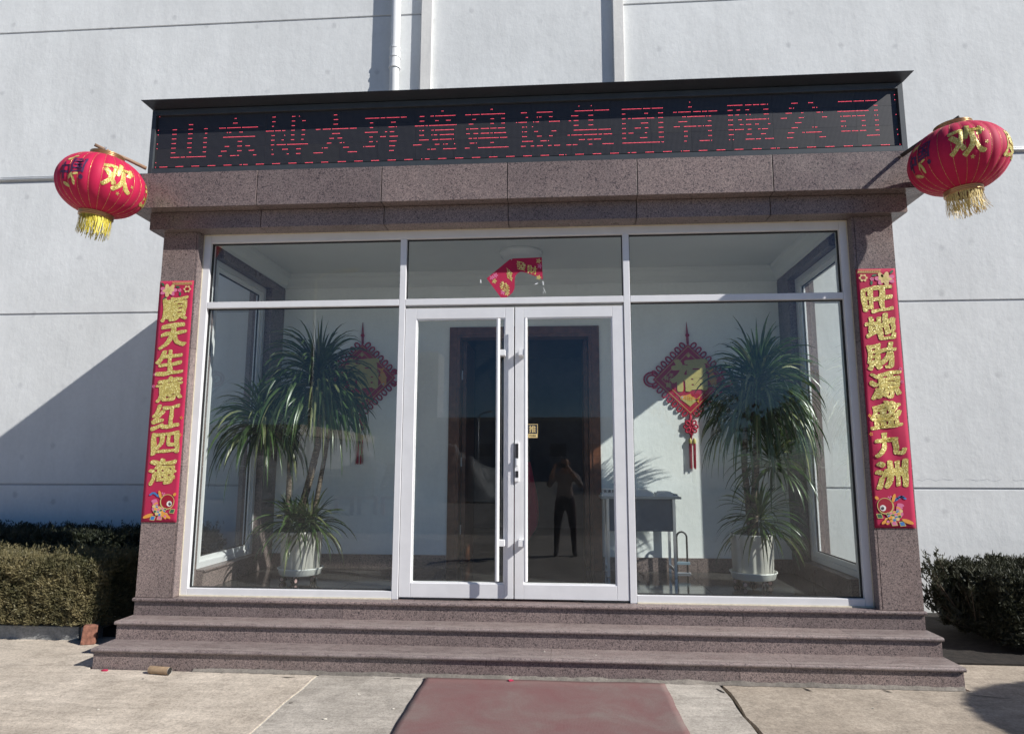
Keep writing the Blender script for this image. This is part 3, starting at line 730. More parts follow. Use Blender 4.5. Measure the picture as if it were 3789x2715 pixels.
# ================================================================== LED SIGN
SG = empty('led_sign', (0, -0.1, Z3), 'long dark LED sign with red scrolling company name on top of the porch', 'sign')
LX0, LX1, LZ0, LZ1, LY = -3.125, 3.118, 4.060, 4.572, -0.150
box('casing', (-3.160, 3.158, LY+0.012, 0.02, 4.0005, 4.584), M['sign_metal'], SG)
for d_ in ((-3.164, LX0-0.001, -0.172, 0.02, 4.0, 4.586), (LX1+0.001, 3.162, -0.172, 0.02, 4.0, 4.586), (LX0-0.0005, LX1+0.0005, -0.172, LY+0.011, 4.0, LZ0-0.015), (LX0-0.0005, LX1+0.0005, -0.172, LY+0.011, 4.535, 4.586)):
    box('casing_frame', d_, M['sign_metal'], SG, bevel=0.002)
mb = MB(); mb.add([(-3.166, -0.12, 4.588), (3.164, -0.12, 4.588), (3.195, -0.292, 4.612), (-3.197, -0.292, 4.612), (-3.166, -0.12, 4.590), (3.164, -0.12, 4.590), (3.195, -0.292, 4.6145), (-3.197, -0.292, 4.6145)],
       [(0,1,2,3)[::-1], (4,5,6,7), (2,3,7,6), (0,3,7,4), (1,2,6,5), (0,1,5,4)])
mb.build('visor', M['visor'], SG)
NC, NR = 19, 3; pw = (LX1-LX0)/NC; ph = (LZ1-LZ0)/NR
for i in range(NC):
    for j in range(NR):
        box('led_module', (LX0+i*pw+0.0006, LX0+(i+1)*pw-0.0006, LY, LY+0.010, LZ0+j*ph+0.0006, LZ0+(j+1)*ph-0.0006), M['led'], SG)
# lit diodes: the company name, scanned one row in four, and the running border
cols, rows = NC*32, NR*16
px_, pz_ = (LX1-LX0)/cols, (LZ1-LZ0)/rows
lit = set()
txt = '山东博大环境建设集团有限公司'
xc0, xc1 = -2.819, 2.810; zc = 4.305; em = 0.400
for k, ch in enumerate(txt):
    vs, fs = glyph(ch, 0.009)
    cx = xc0 + (xc1-xc0)*k/13
    P = np.array(vs)
    c0 = int((cx-em*0.55-LX0)/px_); c1 = int((cx+em*0.55-LX0)/px_)
    for r in range(0, rows, 4):
        z = LZ0 + (r+0.5)*pz_; v = (z-zc)/em
        hits = np.zeros(c1-c0+1, bool); us = (LX0+(np.arange(c0, c1+1)+0.5)*px_-cx)/em
        for f in fs:
            for t in range(1, len(f)-1):
                a, b, c = P[f[0]], P[f[t]], P[f[t+1]]
                lo = min(a[1], b[1], c[1]); hi = max(a[1], b[1], c[1])
                if v < lo or v > hi: continue
                d1 = (us-b[0])*(a[1]-b[1])-(a[0]-b[0])*(v-b[1]); d2 = (us-c[0])*(b[1]-c[1])-(b[0]-c[0])*(v-c[1]); d3 = (us-a[0])*(c[1]-a[1])-(c[0]-a[0])*(v-a[1])
                ng = (d1 < 0) | (d2 < 0) | (d3 < 0); ps = (d1 > 0) | (d2 > 0) | (d3 > 0)
                hits |= ~(ng & ps)
        for i_, h_ in enumerate(hits):
            if h_ and rnd.random() > 0.06: lit.add((c0+i_, r))
for c in range(cols):
    if (c+9) % 14 < 7 and rnd.random() > 0.05: lit.add((c, 0))
for r in range(0, rows, 4):
    if (r//7) % 2 == 0: lit.add((1, r))
    if (r//7) % 2 == 1: lit.add((cols-2, r))
mb = MB()
for c, r in lit:
    x = LX0+(c+0.5)*px_; z = LZ0+(r+0.5)*pz_; q = 0.0032
    ring = [(x+q*math.cos(a), LY-0.0012, z+q*math.sin(a)) for a in np.arange(6)*math.pi/3]
    mb.add(ring + [(x, LY-0.0035, z)], [(i, (i+1) % 6, 6) for i in range(6)])
mb.build('lit_diodes', M['led_on'], SG, kind='stuff')

# ================================================================== COUPLETS
def couplet(x0, x1, z0, z1, chars, mirror, label, seed, wrinkle):
    y = -0.0075
    CP = empty('spring_couplet', ((x0+x1)/2, -0.004, z0), label, 'banner', 'pair of spring couplets on the pillars')
    def yy(u, v):
        if not wrinkle: return y - 0.0012*mnoise.noise(Vector((u*9, v*3, seed)))
        t = min(1.0, max(0.0, (2.35-v)/1.2)) * min(1.0, max(0.0, (v-1.37)/0.30))
        return y - 0.006*t - t*(0.024*math.sin((u*0.9+v*0.26)*34+1.0) * (0.5+0.5*mnoise.noise(Vector((u*3, v*2, 4)))) + 0.006*mnoise.noise(Vector((u*12, v*4, seed))))
    def mp(u, v, off):
        vv = z0 + v; uu = x0 + u
        return (uu, yy(uu, vv)-off, vv)
    W, H = x1-x0, z1-z0
    mb = MB(); nx, nz = 10, 60; vs = []; fs = []
    for j in range(nz+1):
        for i in range(nx+1): vs.append(mp(W*i/nx, H*j/nz, 0))
    for j in range(nz):
        for i in range(nx): a = j*(nx+1)+i; fs.append((a, a+1, a+nx+2, a+nx+1))
    mb.add(vs, fs); sh = mb.build('cloth_strip', M['red_cloth'], CP, smooth=True)
    sol = sh.modifiers.new('thick', 'SOLIDIFY'); sol.thickness = 0.002; sol.offset = -1
    # characters
    n = len(chars)
    for k, ch in enumerate(chars):
        cv = H - 0.252 - 0.2295*k
        jx = [0.0, 0.006, -0.004, 0.008, -0.006, 0.004, 0.0][k]
        mb = MB()
        put_glyph(mb, ch, mp, W/2+jx, cv, 0.236, 0.212 if ch not in '九四' else 0.185, 0.044, 0.0030, 0.060, seed+k, 0.15, 2)
        mb.build('character', M['gold'], CP)
    fl = (lambda u: W-u) if mirror else (lambda u: u)
    mq = lambda u, v, off: mp(fl(u), v, off)
    # gold lattice strip on the top edge
    mb = MB()
    for k in range(13):
        u = W*0.40 + k*W*0.045
        mb.poly([(u-0.008, H-0.024), (u, H-0.030), (u+0.008, H-0.024), (u, H-0.017)], mq, 0.0035)
    mb.poly([(W*0.36, H-0.036), (W*0.98, H-0.036), (W*0.98, H-0.033), (W*0.36, H-0.033)], mq, 0.0034); mb.poly([(W*0.36, H-0.013), (W*0.98, H-0.013), (W*0.98, H-0.010), (W*0.36, H-0.010)], mq, 0.0034)
    mb.build('gold_border', M['p_gold'], CP)
    # peony spray
    mb = MB()
    mb.m = 2
    for (u, v, a) in ((0.055, H-0.155, 0.5), (0.03, H-0.03, 2.3), (0.165, H-0.055, -0.2), (0.190, H-0.115, 1.7)): mb.ell(mq, u, v, 0.020, 0.009, a, 0.0032)
    fc = (0.085, H-0.085)
    for ring_r, pr, n_, mm, o in ((0.046, 0.027, 7, 0, 0.0036), (0.028, 0.021, 6, 1, 0.0042), (0.010, 0.014, 4, 3, 0.0048)):
        for k in range(n_):
            a = 2*math.pi*k/n_ + ring_r*40; mb.m = mm if (k % 3 or mm != 0) else 1
            mb.ell(mq, fc[0]+ring_r*math.cos(a)*1.15, fc[1]+ring_r*math.sin(a)*0.72, pr, pr*0.66, a, o+0.0001*k, 12)
    mb.m = 0
    for k in range(5): a = 2*math.pi*k/5; mb.ell(mq, 0.185+0.010*math.cos(a), H-0.085+0.010*math.sin(a), 0.007, 0.006, a, 0.0036, 10)
    mb.m = 1
    for k in range(6): a = 2*math.pi*k/6; mb.ell(mq, 0.252+0.020*math.cos(a), H-0.075+0.018*math.sin(a), 0.015, 0.011, a, 0.0036+0.0001*k, 10)
    mb.m = 4; mb.ell(mq, 0.252, H-0.074, 0.019, 0.016, 0, 0.0046, 14)
    mb.build('peony_print', [M['p_pink'], M['p_cream'], M['p_green'], M['p_gold'], M['p_dred']], CP)
    # little sprigs half way
    mb = MB()
    for (u, v) in ((0.022, H*0.60), (0.018, H*0.55), (W-0.02, H*0.35), (W-0.022, H*0.42)):
        for k in range(5): a = 2*math.pi*k/5; mb.m = 0 if v > H*0.5 else 1; mb.ell(mq, u+0.009*math.cos(a), v+0.009*math.sin(a), 0.006, 0.004, a, 0.0036, 8)
    mb.build('blossom_print', [M['p_pink'], M['p_orange']], CP)
    # leaping carp at the foot
    mb = MB()
    C_ = (0.165, 0.135)
    mb.m = 0                                                # tail plume
    for k in range(10):
        t = k/9; a = 2.2 + 1.9*t
        mb.ell(mq, 0.072+0.052*math.cos(a)*-1, 0.185+0.085*math.sin(a*0.9+1.3), 0.026-0.008*t, 0.013, a+1.2, 0.0036+0.0001*k, 12)
        mb.m = (0, 1, 0, 2)[k % 4]
    mb.m = 2
    for k in range(6): mb.ell(mq, 0.07+0.014*k, 0.225+0.012*math.sin(k), 0.017, 0.008, 0.5-0.3*k, 0.0046, 10)
    mb.m = 3; mb.ell(mq, 0.215, 0.165, 0.062, 0.062, 0, 0.0050, 24)      # gold rim of the head
    mb.m = 4; mb.ell(mq, 0.217, 0.167, 0.054, 0.055, 0, 0.0054, 24)
    sc = [5, 2, 1, 0, 6, 2]                                   # scales
    for r_ in range(4):
        for c_ in range(5 - (r_ % 2)):
            uu = 0.105 + 0.024*c_ + 0.010*(r_ % 2) + 0.006*r_; vv = 0.128 - 0.020*r_ - 0.006*c_
            mb.m = 5; mb.ell(mq, uu, vv, 0.0145, 0.0130, 0, 0.0056+0.0002*r_, 14)
            mb.m = sc[(r_*2+c_) % 6]; mb.ell(mq, uu, vv-0.0015, 0.0112, 0.0100, 0, 0.0057+0.0002*r_, 14)
    mb.m = 1                                                  # fins
    for (u, v, ru, rv, a) in ((0.150, 0.225, 0.034, 0.012, 1.9), (0.195, 0.060, 0.040, 0.015, -1.0), (0.225, 0.050, 0.034, 0.012, -0.6), (0.06, 0.050, 0.045, 0.015, 0.35), (0.275, 0.225, 0.016, 0.012, 0.8)): mb.ell(mq, u, v, ru, rv, a, 0.0062, 16)
    mb.m = 7; mb.ell(mq, 0.235, 0.150, 0.0225, 0.0225, 0, 0.0066, 20); mb.m = 8; mb.ell(mq, 0.240, 0.149, 0.0125, 0.014, 0, 0.0070, 16); mb.m = 7; mb.ell(mq, 0.244, 0.155, 0.004, 0.004, 0, 0.0074, 8)
    for (u, v, mm) in ((0.10, 0.033, 2), (0.160, 0.036, 0), (0.262, 0.090, 6)):
        mb.m = 3; mb.poly([(u-0.026, v-0.016), (u+0.016, v-0.020), (u+0.026, v+0.016), (u-0.014, v+0.020)], mq, 0.0040); mb.m = mm; mb.poly([(u-0.020, v-0.012), (u+0.012, v-0.015), (u+0.020, v+0.012), (u-0.010, v+0.015)], mq, 0.0044)
    mb.m = 0
    for (u, v) in ((0.178, 0.222), (0.188, 0.232), (0.170, 0.236)): mb.ell(mq, u, v, 0.007, 0.007, 0, 0.0060, 10)
    mb.build('carp_print', [M['p_pink'], M['p_orange'], M['p_blue'], M['p_gold'], M['p_dred'], M['p_cream'], M['p_green'], M['p_white'], M['p_dark']], CP)
    return CP
couplet(-3.076, -2.772, 1.046, 3.088, '順天生意红四海', False, 'red banner on the left pillar with gold characters and carp at its foot', 3, False)
couplet(2.762, 3.066, 1.050, 3.084, '旺地財源盛九洲', True, 'rumpled red banner on the right pillar with gold characters', 21, True)

# torn red paper strip hanging on the glass above the doors
TP = empty('torn_paper_banner', (0, 0.125, 2.92), 'torn red paper strip with gold print hanging crooked on the transom glass', 'paper')
mpP = lambda u, v, off: (u, 0.1305-off, v)
def smooth_arc(p0, p1, p2, n=10): return [((1-t)**2*p0[0]+2*t*(1-t)*p1[0]+t*t*p2[0], (1-t)**2*p0[1]+2*t*(1-t)*p1[1]+t*t*p2[1]) for t in [i/n for i in range(n+1)]]
mb = MB()
outl = [(-0.242, 3.100), (-0.047, 3.262), (-0.030, 3.268), (-0.030, 3.252), (-0.020, 3.272), (0.232, 3.277), (0.240, 3.083)] + smooth_arc((0.237, 3.083), (0.10, 3.150), (0.062, 3.152), 6) + smooth_arc((0.050, 3.152), (-0.005, 3.140), (0.000, 3.06), 8) + smooth_arc((0.0, 3.02), (-0.006, 2.960), (-0.088, 2.921), 6) + [(-0.112, 2.921)]
mb.poly(outl, mpP, 0.0); pl = mb.build('paper_strip', M['red_cloth'], TP); so_ = pl.modifiers.new('t', 'SOLIDIFY'); so_.thickness = 0.001
mb = MB()
put_glyph(mb, '恭', mpP, -0.085, 3.02, 0.085, 0.085, 0.02, 0.0014, 0.05, 2, -0.5, 2); put_glyph(mb, '喜', mpP, -0.045, 3.13, 0.055, 0.085, 0.02, 0.0014, 0.05, 3, -0.6, 2)
put_glyph(mb, '發', mpP, 0.055, 3.205, 0.085, 0.075, 0.02, 0.0014, 0.05, 4, -0.35, 2); put_glyph(mb, '財', mpP, 0.150, 3.168, 0.085, 0.075, 0.02, 0.0014, 0.05, 5, -0.25, 2)
mb.build('gold_print', M['gold'], TP)
mb = MB()
for (u, v, mm) in ((-0.195, 3.105, 0), (-0.165, 3.125, 0), (-0.175, 3.075, 1), (0.205, 3.245, 1), (0.215, 3.20, 0), (0.205, 3.10, 1), (-0.065, 2.965, 1), (-0.10, 2.975, 0)):
    for k in range(5): a = 2*math.pi*k/5; mb.m = mm; mb.ell(mpP, u+0.013*math.cos(a), v+0.013*math.sin(a), 0.011, 0.006, a, 0.0014, 8)
mb.build('flower_print', [M['p_pink'], M['p_gold']], TP)

# ================================================================== LANTERNS
def lantern(c, R, Hh, yaw, tilt, faded, label, pole, pmat, turn):
    LN = empty('red_lantern', (c[0], c[1], c[2]-Hh), label, 'lantern', 'lanterns on poles at both porch corners')
    rot = Matrix.Translation(Vector(c)) @ Matrix.Rotation(tilt, 4, 'Y') @ Matrix.Rotation(yaw, 4, 'Z')
    T = lambda p: tuple(rot @ Vector(p))
    nr = 24
    def rad(a, ph, ext=0.0):
        base = R*math.cos(ph)**0.86 if math.cos(ph) > 0 else 0
        base = max(base, 0.001)
        return base*(1 - 0.030*(abs(math.cos(a*nr/2))**6)) + ext
    mb = MB(); vs = []; fs = []; nz, na = 28, nr*6
    phs = [-1.26 + 2.52*i/nz for i in range(nz+1)]
    for ph in phs:
        for j in range(na):
            a = 2*math.pi*j/na; r = rad(a, ph); vs.append(T((r*math.cos(a), r*math.sin(a), Hh*math.sin(ph))))
    for i in range(nz):
        for j in range(na): q = i*na+j; w_ = i*na+(j+1) % na; fs.append((q, w_, w_+na, q+na))
    mb.add(vs, fs); body = mb.build('lantern_shade', M['red_lantern'], LN, smooth=True)
    for k in range(nr):
        a = 2*math.pi*(k+0.0)/nr
        MB().tube([T((rad(a, ph, 0.0006)*math.cos(a), rad(a, ph, 0.0006)*math.sin(a), Hh*math.sin(ph))) for ph in phs[::2]], 0.0015, 5, False).build('rib', M['gold_thread'], LN, smooth=True)
    rt = R*math.cos(1.26)**0.86
    zt = Hh*math.sin(1.26)
    for sgn, nm in ((1, 'top_ring'), (-1, 'bottom_ring')):
        mb = MB(); prof = [(rt*1.0, 0.0)]
        for k in range(3): prof += [(rt*1.07, 0.004+0.013*k), (rt*1.07, 0.011+0.013*k), (rt*1.00, 0.0135+0.013*k)]
        prof += [(rt*0.9, 0.042)]
        vs0 = MB().lathe([(r, sgn*z) for r, z in prof], (0, 0, sgn*zt - sgn*0.004), 28)
        mb.add([T(p) for p in vs0.v], vs0.f); mb.build(nm, M['gold_ring'], LN, smooth=True)
    # fringe
    mb = MB(); n = 150
    for k in range(n):
        a = 2*math.pi*k/n + rnd.random()*0.05; r0 = rt*(0.93+0.08*rnd.random())
        L = (0.150 if not faded else 0.142)*(0.72+0.36*rnd.random()); p0 = Vector(T((r0*math.cos(a), r0*math.sin(a), -zt-0.034)))
        fl_ = 0.012 if not faded else 0.030
        sway = Vector((rnd.uniform(-1, 1)*fl_ + (0.02 if faded else -0.015), rnd.uniform(-1, 1)*fl_, 0)); w_ = 0.0022
        pts = [p0 + sway*t*t + Vector((0, 0, -L*t)) + Vector((rnd.uniform(-1, 1), rnd.uniform(-1, 1), 0))*(0.004 if faded else 0.0015) for t in (0, 0.33, 0.66, 1)]
        d = Vector((-math.sin(a), math.cos(a), 0))*w_
        mb.add([x for p in pts for x in (p-d, p+d)], [(2*i, 2*i+1, 2*i+3, 2*i+2) for i in range(3)])
    mb.build('fringe', M['tassel_f'] if faded else M['tassel_y'], LN, kind='stuff')
    # gold-printed words on the shade
    def mps(a0, sc):
        def f(u, v, off):
            ph = v/Hh*1.0; ph = max(-1.2, min(1.2, math.asin(max(-0.95, min(0.95, v/Hh)))))
            a = a0 + u/max(0.05, R*math.cos(ph)); r = rad(a, ph, 0.002+off)
            return T((r*math.cos(a), r*math.sin(a), Hh*math.sin(ph)))
        return f
    m1 = mps(-math.pi/2 + turn, 1)
    mb = MB(); put_glyph(mb, '欢', m1, 0, 0.02, 0.215, 0.225, 0.034, 0.0, 0.035, 5, 0.05, 2)
    for (u, v) in ((0.085, 0.105), (0.105, 0.075), (0.115, -0.02), (0.02, -0.105)):
        for k in range(5): a = 2*math.pi*k/5+u*9; mb.ell(m1, u+0.008*math.cos(a), v+0.008*math.sin(a), 0.007, 0.003, a, 0.0, 8)
    mb.build('gold_word', M['gold'], LN)
    m2 = mps(-math.pi/2 + turn - 0.98, 1)
    mb = MB(); mb.m = 0; put_glyph(mb, '国', m2, 0.03, 0.040, 0.10, 0.125, 0.030, 0.0, 0.03, 6, 0.05, 1); put_glyph(mb, '中', m2, -0.085, -0.005, 0.085, 0.135, 0.030, 0.0, 0.03, 7, 0.05, 1)
    mb.m = 1
    for (u, v, ru, rv, a) in ((-0.02, -0.05, 0.030, 0.010, 1.0), (0.0, -0.06, 0.035, 0.010, 2.0), (0.005, -0.085, 0.030, 0.010, 1.6), (-0.05, 0.10, 0.03, 0.012, 0.6), (-0.02, 0.118, 0.022, 0.008, 0.2), (-0.06, -0.11, 0.03, 0.012, -0.5), (0.02, -0.03, 0.02, 0.008, 0.4)): mb.ell(m2, u, v, ru, rv, a, 0.001, 12)
    mb.m = 0; mb.ell(m2, 0.062, -0.052, 0.017, 0.018, 0, 0.0, 14)
    mb.build('painted_word', [M['p_purple'], M['p_gold']], LN)
    m3 = mps(-math.pi/2 + turn + 1.15, 1)
    mb = MB(); put_glyph(mb, '度', m3, 0, 0.0, 0.20, 0.21, 0.034, 0.0, 0.035, 9, 0.05, 2); mb.build('gold_word', M['gold'], LN)
    m4 = mps(-math.pi/2 + turn + 2.2, 1)
    mb = MB(); put_glyph(mb, '庆', m4, 0, 0.0, 0.20, 0.21, 0.034, 0.0, 0.035, 11, 0.05, 2); mb.build('gold_word', M['gold'], LN)
    # pole, wire and hook
    PL = empty('lantern_pole', pole[0], 'thin %s holding the %s lantern out from the porch corner' % (('brown bamboo pole', 'left') if not faded else ('dark wooden pole', 'right')), 'pole', 'lantern poles')
    a, b = Vector(pole[0]), Vector(pole[1])
    MB().tube([a, a.lerp(b, 0.35)+Vector((0, 0, 0.004)), a.lerp(b, 0.7)-Vector((0, 0, 0.003)), b], [0.016, 0.015, 0.0145, 0.0135], 10).build('rod', pmat, PL, smooth=True)
    hk = a.lerp(b, 0.83); tp = Vector(T((0, 0, zt+0.04)))
    mb = MB()
    for s_ in (-1, 1): mb.tube([hk + Vector((0, 0, 0.014)), (hk+tp)/2 + Vector((0.02*s_, 0, 0)), Vector(T((rt*s_*0.9, 0, zt+0.03)))], 0.0018, 5)
    for k in range(4): mb.tube([hk + Vector((0.018*math.cos(t)+0.004*k, 0.004*math.sin(t), 0.018*math.sin(t))) for t in np.linspace(0, 2*math.pi, 9)], 0.0016, 4, False)
    mb.build('tie_wire', M['steel'], PL)
def Lc(px_dir, y): return (CAM.x + px_dir[0]*(y-CAM.y), y, CAM.z + px_dir[1]*(y-CAM.y))
lR = Lc((0.6005, 0.4553), -0.55); lL = Lc((-0.7528, 0.4525), -0.50)
lantern(lL, 0.325, 0.245, 0.10, 0.10, False, 'red lantern with yellow fringe hung at the left corner of the porch', ((-3.16, -0.20, 4.035), (-3.416, -0.50, 4.110)), M['bamboo'], 0.88)
lantern(lR, 0.325, 0.245, -0.12, -0.06, True, 'red lantern with faded straggly fringe hung at the right corner of the porch', ((3.09, -0.20, 3.945), (3.345, -0.55, 4.075)), M['pole_dark'], -0.22)

# ================================================================== HALL CONTENTS
# inner doorway: wooden lining, open leaf, dim room behind
DW = empty('inner_doorway', (0, YI, FL), 'dark brown wooden door frame standing open in the back wall of the hall', 'doorway')
for d_ in ((DX0-0.085, DX0, FL, DZ+0.085), (DX1, DX1+0.085, FL, DZ+0.085), (DX0, DX1, DZ, DZ+0.085)):
    box('architrave', (d_[0], d_[1], YI-0.022, YI-0.0006, d_[2], d_[3]), M['wood'], DW, bevel=0.004)
for d_ in ((DX0+0.0005, DX0+0.03, FL, DZ-0.0005), (DX1-0.03, DX1-0.0005, FL, DZ-0.0005), (DX0+0.03, DX1-0.03, DZ-0.03, DZ-0.0005)):
    box('lining', (d_[0], d_[1], YI-0.015, YI+0.17, d_[2], d_[3]), M['wood'], DW)
lf = box('open_leaf', (DX0+0.035, DX0+0.078, YI+0.175, YI+0.88, FL+0.008, DZ-0.035), M['wood'], DW, bevel=0.003)
for z in (0.78, 1.50, 2.45): box('hinge', (DX0+0.029, DX0+0.040, YI+0.150, YI+0.178, z, z+0.10), M['steel'], lf)
lf2 = box('open_leaf', (DX1-0.078, DX1-0.035, YI+0.175, YI+0.88, FL+0.008, DZ-0.035), M['wood'], DW, bevel=0.003)
RM = empty('back_room', (0, 3.9, FL), 'dim unlit room seen through the open inner doorway', 'room')
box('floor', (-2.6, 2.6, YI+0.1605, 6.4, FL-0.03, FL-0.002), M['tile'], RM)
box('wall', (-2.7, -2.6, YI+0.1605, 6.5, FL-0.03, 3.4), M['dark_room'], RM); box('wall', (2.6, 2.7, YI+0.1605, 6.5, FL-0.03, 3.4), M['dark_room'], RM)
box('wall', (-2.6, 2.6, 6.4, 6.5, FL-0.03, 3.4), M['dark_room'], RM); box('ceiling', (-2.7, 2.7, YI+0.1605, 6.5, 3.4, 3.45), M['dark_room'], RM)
# red flag leaning in the back room
RF = empty('red_flag', (-0.12, 2.35, FL), 'red cloth flag furled on a pole just inside the inner doorway', 'flag')
MB().tube([(-0.10, 2.36, FL), (0.02, 2.42, 1.75)], 0.012, 8).build('staff', M['pole_dark'], RF, smooth=True)
mb = MB(); nz, na = 18, 20; vs = []; fs = []
for j in range(nz+1):
    t = j/nz; z = 1.55 - 0.98*t; rr = 0.025 + 0.15*math.sin(min(1, t*1.05)*math.pi*0.62)*(1 - 0.75*max(0, t-0.75)/0.25)
    for i in range(na):
        a = 2*math.pi*i/na; f_ = 1+0.22*math.sin(5*a+t*3); vs.append((0.0 - 0.13*t + rr*f_*math.cos(a), 2.40 - 0.05*t + rr*0.6*f_*math.sin(a), z))
for j in range(nz):
    for i in range(na): a = j*na+i; b = j*na+(i+1) % na; fs.append((a, b, b+na, a+na))
mb.add(vs, fs); mb.build('cloth', M['red_cloth'], RF, smooth=True)
# ceiling lamp
CL = empty('ceiling_lamp', (0.0, 1.05, 3.625), 'round white ceiling lamp above the glass doors', 'lamp')
MB().lathe([(0.0, -0.075), (0.12, -0.072), (0.185, -0.055), (0.200, -0.035)], (0.0, 1.05, 3.625), 40).build('diffuser', M['white_pl'], CL, smooth=True)
MB().lathe([(0.201, -0.045), (0.215, -0.040), (0.215, -0.0005), (0.10, -0.0005)], (0.0, 1.05, 3.625), 40).build('rim', M['white_pl'], CL, smooth=True)
# wall switch
SWT = empty('light_switch', (0.985, YI, 1.64), 'white wall switch beside the inner doorway', 'switch')
box('plate', (0.945, 1.025, YI-0.011, YI-0.0006, 1.59, 1.70), M['white_pl'], SWT, bevel=0.003); box('rocker', (0.963, 1.007, YI-0.016, YI-0.0112, 1.61, 1.68), M['white_pl'], SWT, bevel=0.002)

# desk
DK = empty('desk', (1.16, 1.5, FL), 'grey office desk with modesty panel against the back wall', 'desk')
box('desk_top', (0.770, 1.545, 1.30, 1.705, 1.192, 1.215), M['desk_top'], DK, bevel=0.003)
box('modesty_panel', (0.835, 1.470, 1.36, 1.375, 0.880, 1.1915), M['desk_panel'], DK)
for x, y in ((0.835, 1.335), (1.475, 1.335), (0.835, 1.68), (1.475, 1.68)): box('leg', (x-0.014, x+0.014, y-0.014, y+0.014, FL, 1.1915), M['steel'], DK, bevel=0.003)
for x in (0.835, 1.475): box('side_rail', (x-0.009, x+0.009, 1.35, 1.665, 0.50, 0.53), M['steel'], DK)
# parcels and papers on it
mb = MB(); nu, nv = 22, 12; vs = []; fs = []
for j in range(nv+1):
    for i in range(nu+1):
        u = i/nu*2-1; v = j/nv*2-1; h = max(0, (1-abs(u)**3))*max(0, (1-abs(v)**3))
        vs.append((1.15+0.165*u, 1.47+0.11*v, 1.2165+0.085*h*(0.85+0.3*mnoise.noise(Vector((u*3, v*3, 1))))))
for j in range(nv):
    for i in range(nu): a = j*(nu+1)+i; fs.append((a, a+1, a+nu+2, a+nu+1))
n0 = len(vs); mb.add(vs, fs); mb.add([(0.985, 1.36, 1.2158), (1.315, 1.36, 1.2158), (1.315, 1.58, 1.2158), (0.985, 1.58, 1.2158)], [(3, 2, 1, 0)])
tag(mb.build('parcel_bag', M['paper'], smooth=True), 'pale plastic courier bag lying in the middle of the grey desk', 'bag')
BX = empty('parcel', (0.83, 1.42, 1.2155), 'white parcel with black lettering at the left end of the grey desk', 'parcel')
box('parcel_box', (0.775, 0.965, 1.305, 1.50, 1.2155, 1.245), M['paper'], BX, bevel=0.006); box('parcel_box', (0.785, 0.975, 1.31, 1.48, 1.2455, 1.285), M['white_pl'], BX, bevel=0.005)
mb = MB()
for k, ch in enumerate('快递左右'): put_glyph(mb, ch, lambda u, v, off: (u, 1.3095-off, v), 0.812+0.040*k, 1.266, 0.032, 0.028, 0.02, 0.0005)
mb.build('lettering', M['ink'], BX)
PS = empty('paper_stack', (1.42, 1.45, 1.2155), 'stack of folded papers at the right end of the grey desk', 'papers')
for k, (x0, x1, h0, h1, y0) in enumerate(((1.30, 1.52, 1.2155, 1.228, 1.315), (1.32, 1.475, 1.2285, 1.250, 1.33), (1.345, 1.455, 1.2505, 1.262, 1.34), (1.48, 1.515, 1.2285, 1.240, 1.33))):
    box('paper_pile', (x0, x1, y0, 1.60-0.02*k, h0, h1), M['paper'] if k != 3 else M['blue_grip'], PS, bevel=0.002)
# U-lock on the floor by the desk
UL = empty('u_lock', (1.585, 1.60, FL), 'tall U shaped lock with grey blue crossbar standing by the desk leg', 'lock')
pts = [(1.535, 1.60, FL+0.012), (1.535, 1.60, 0.80)] + [(1.585-0.05*math.cos(a), 1.60, 0.80+0.055*math.sin(a)) for a in np.linspace(0.2, math.pi-0.2, 9)] + [(1.635, 1.60, 0.80), (1.635, 1.60, FL+0.012)]
MB().tube(pts, 0.0095, 10).build('shackle', M['black'], UL, smooth=True)
box('crossbar', (1.510, 1.660, 1.585, 1.615, 0.535, 0.565), M['blue_grip'], UL, bevel=0.004)
box('lock_base', (1.505, 1.665, 1.575, 1.625, FL, FL+0.014), M['steel'], UL, bevel=0.003)

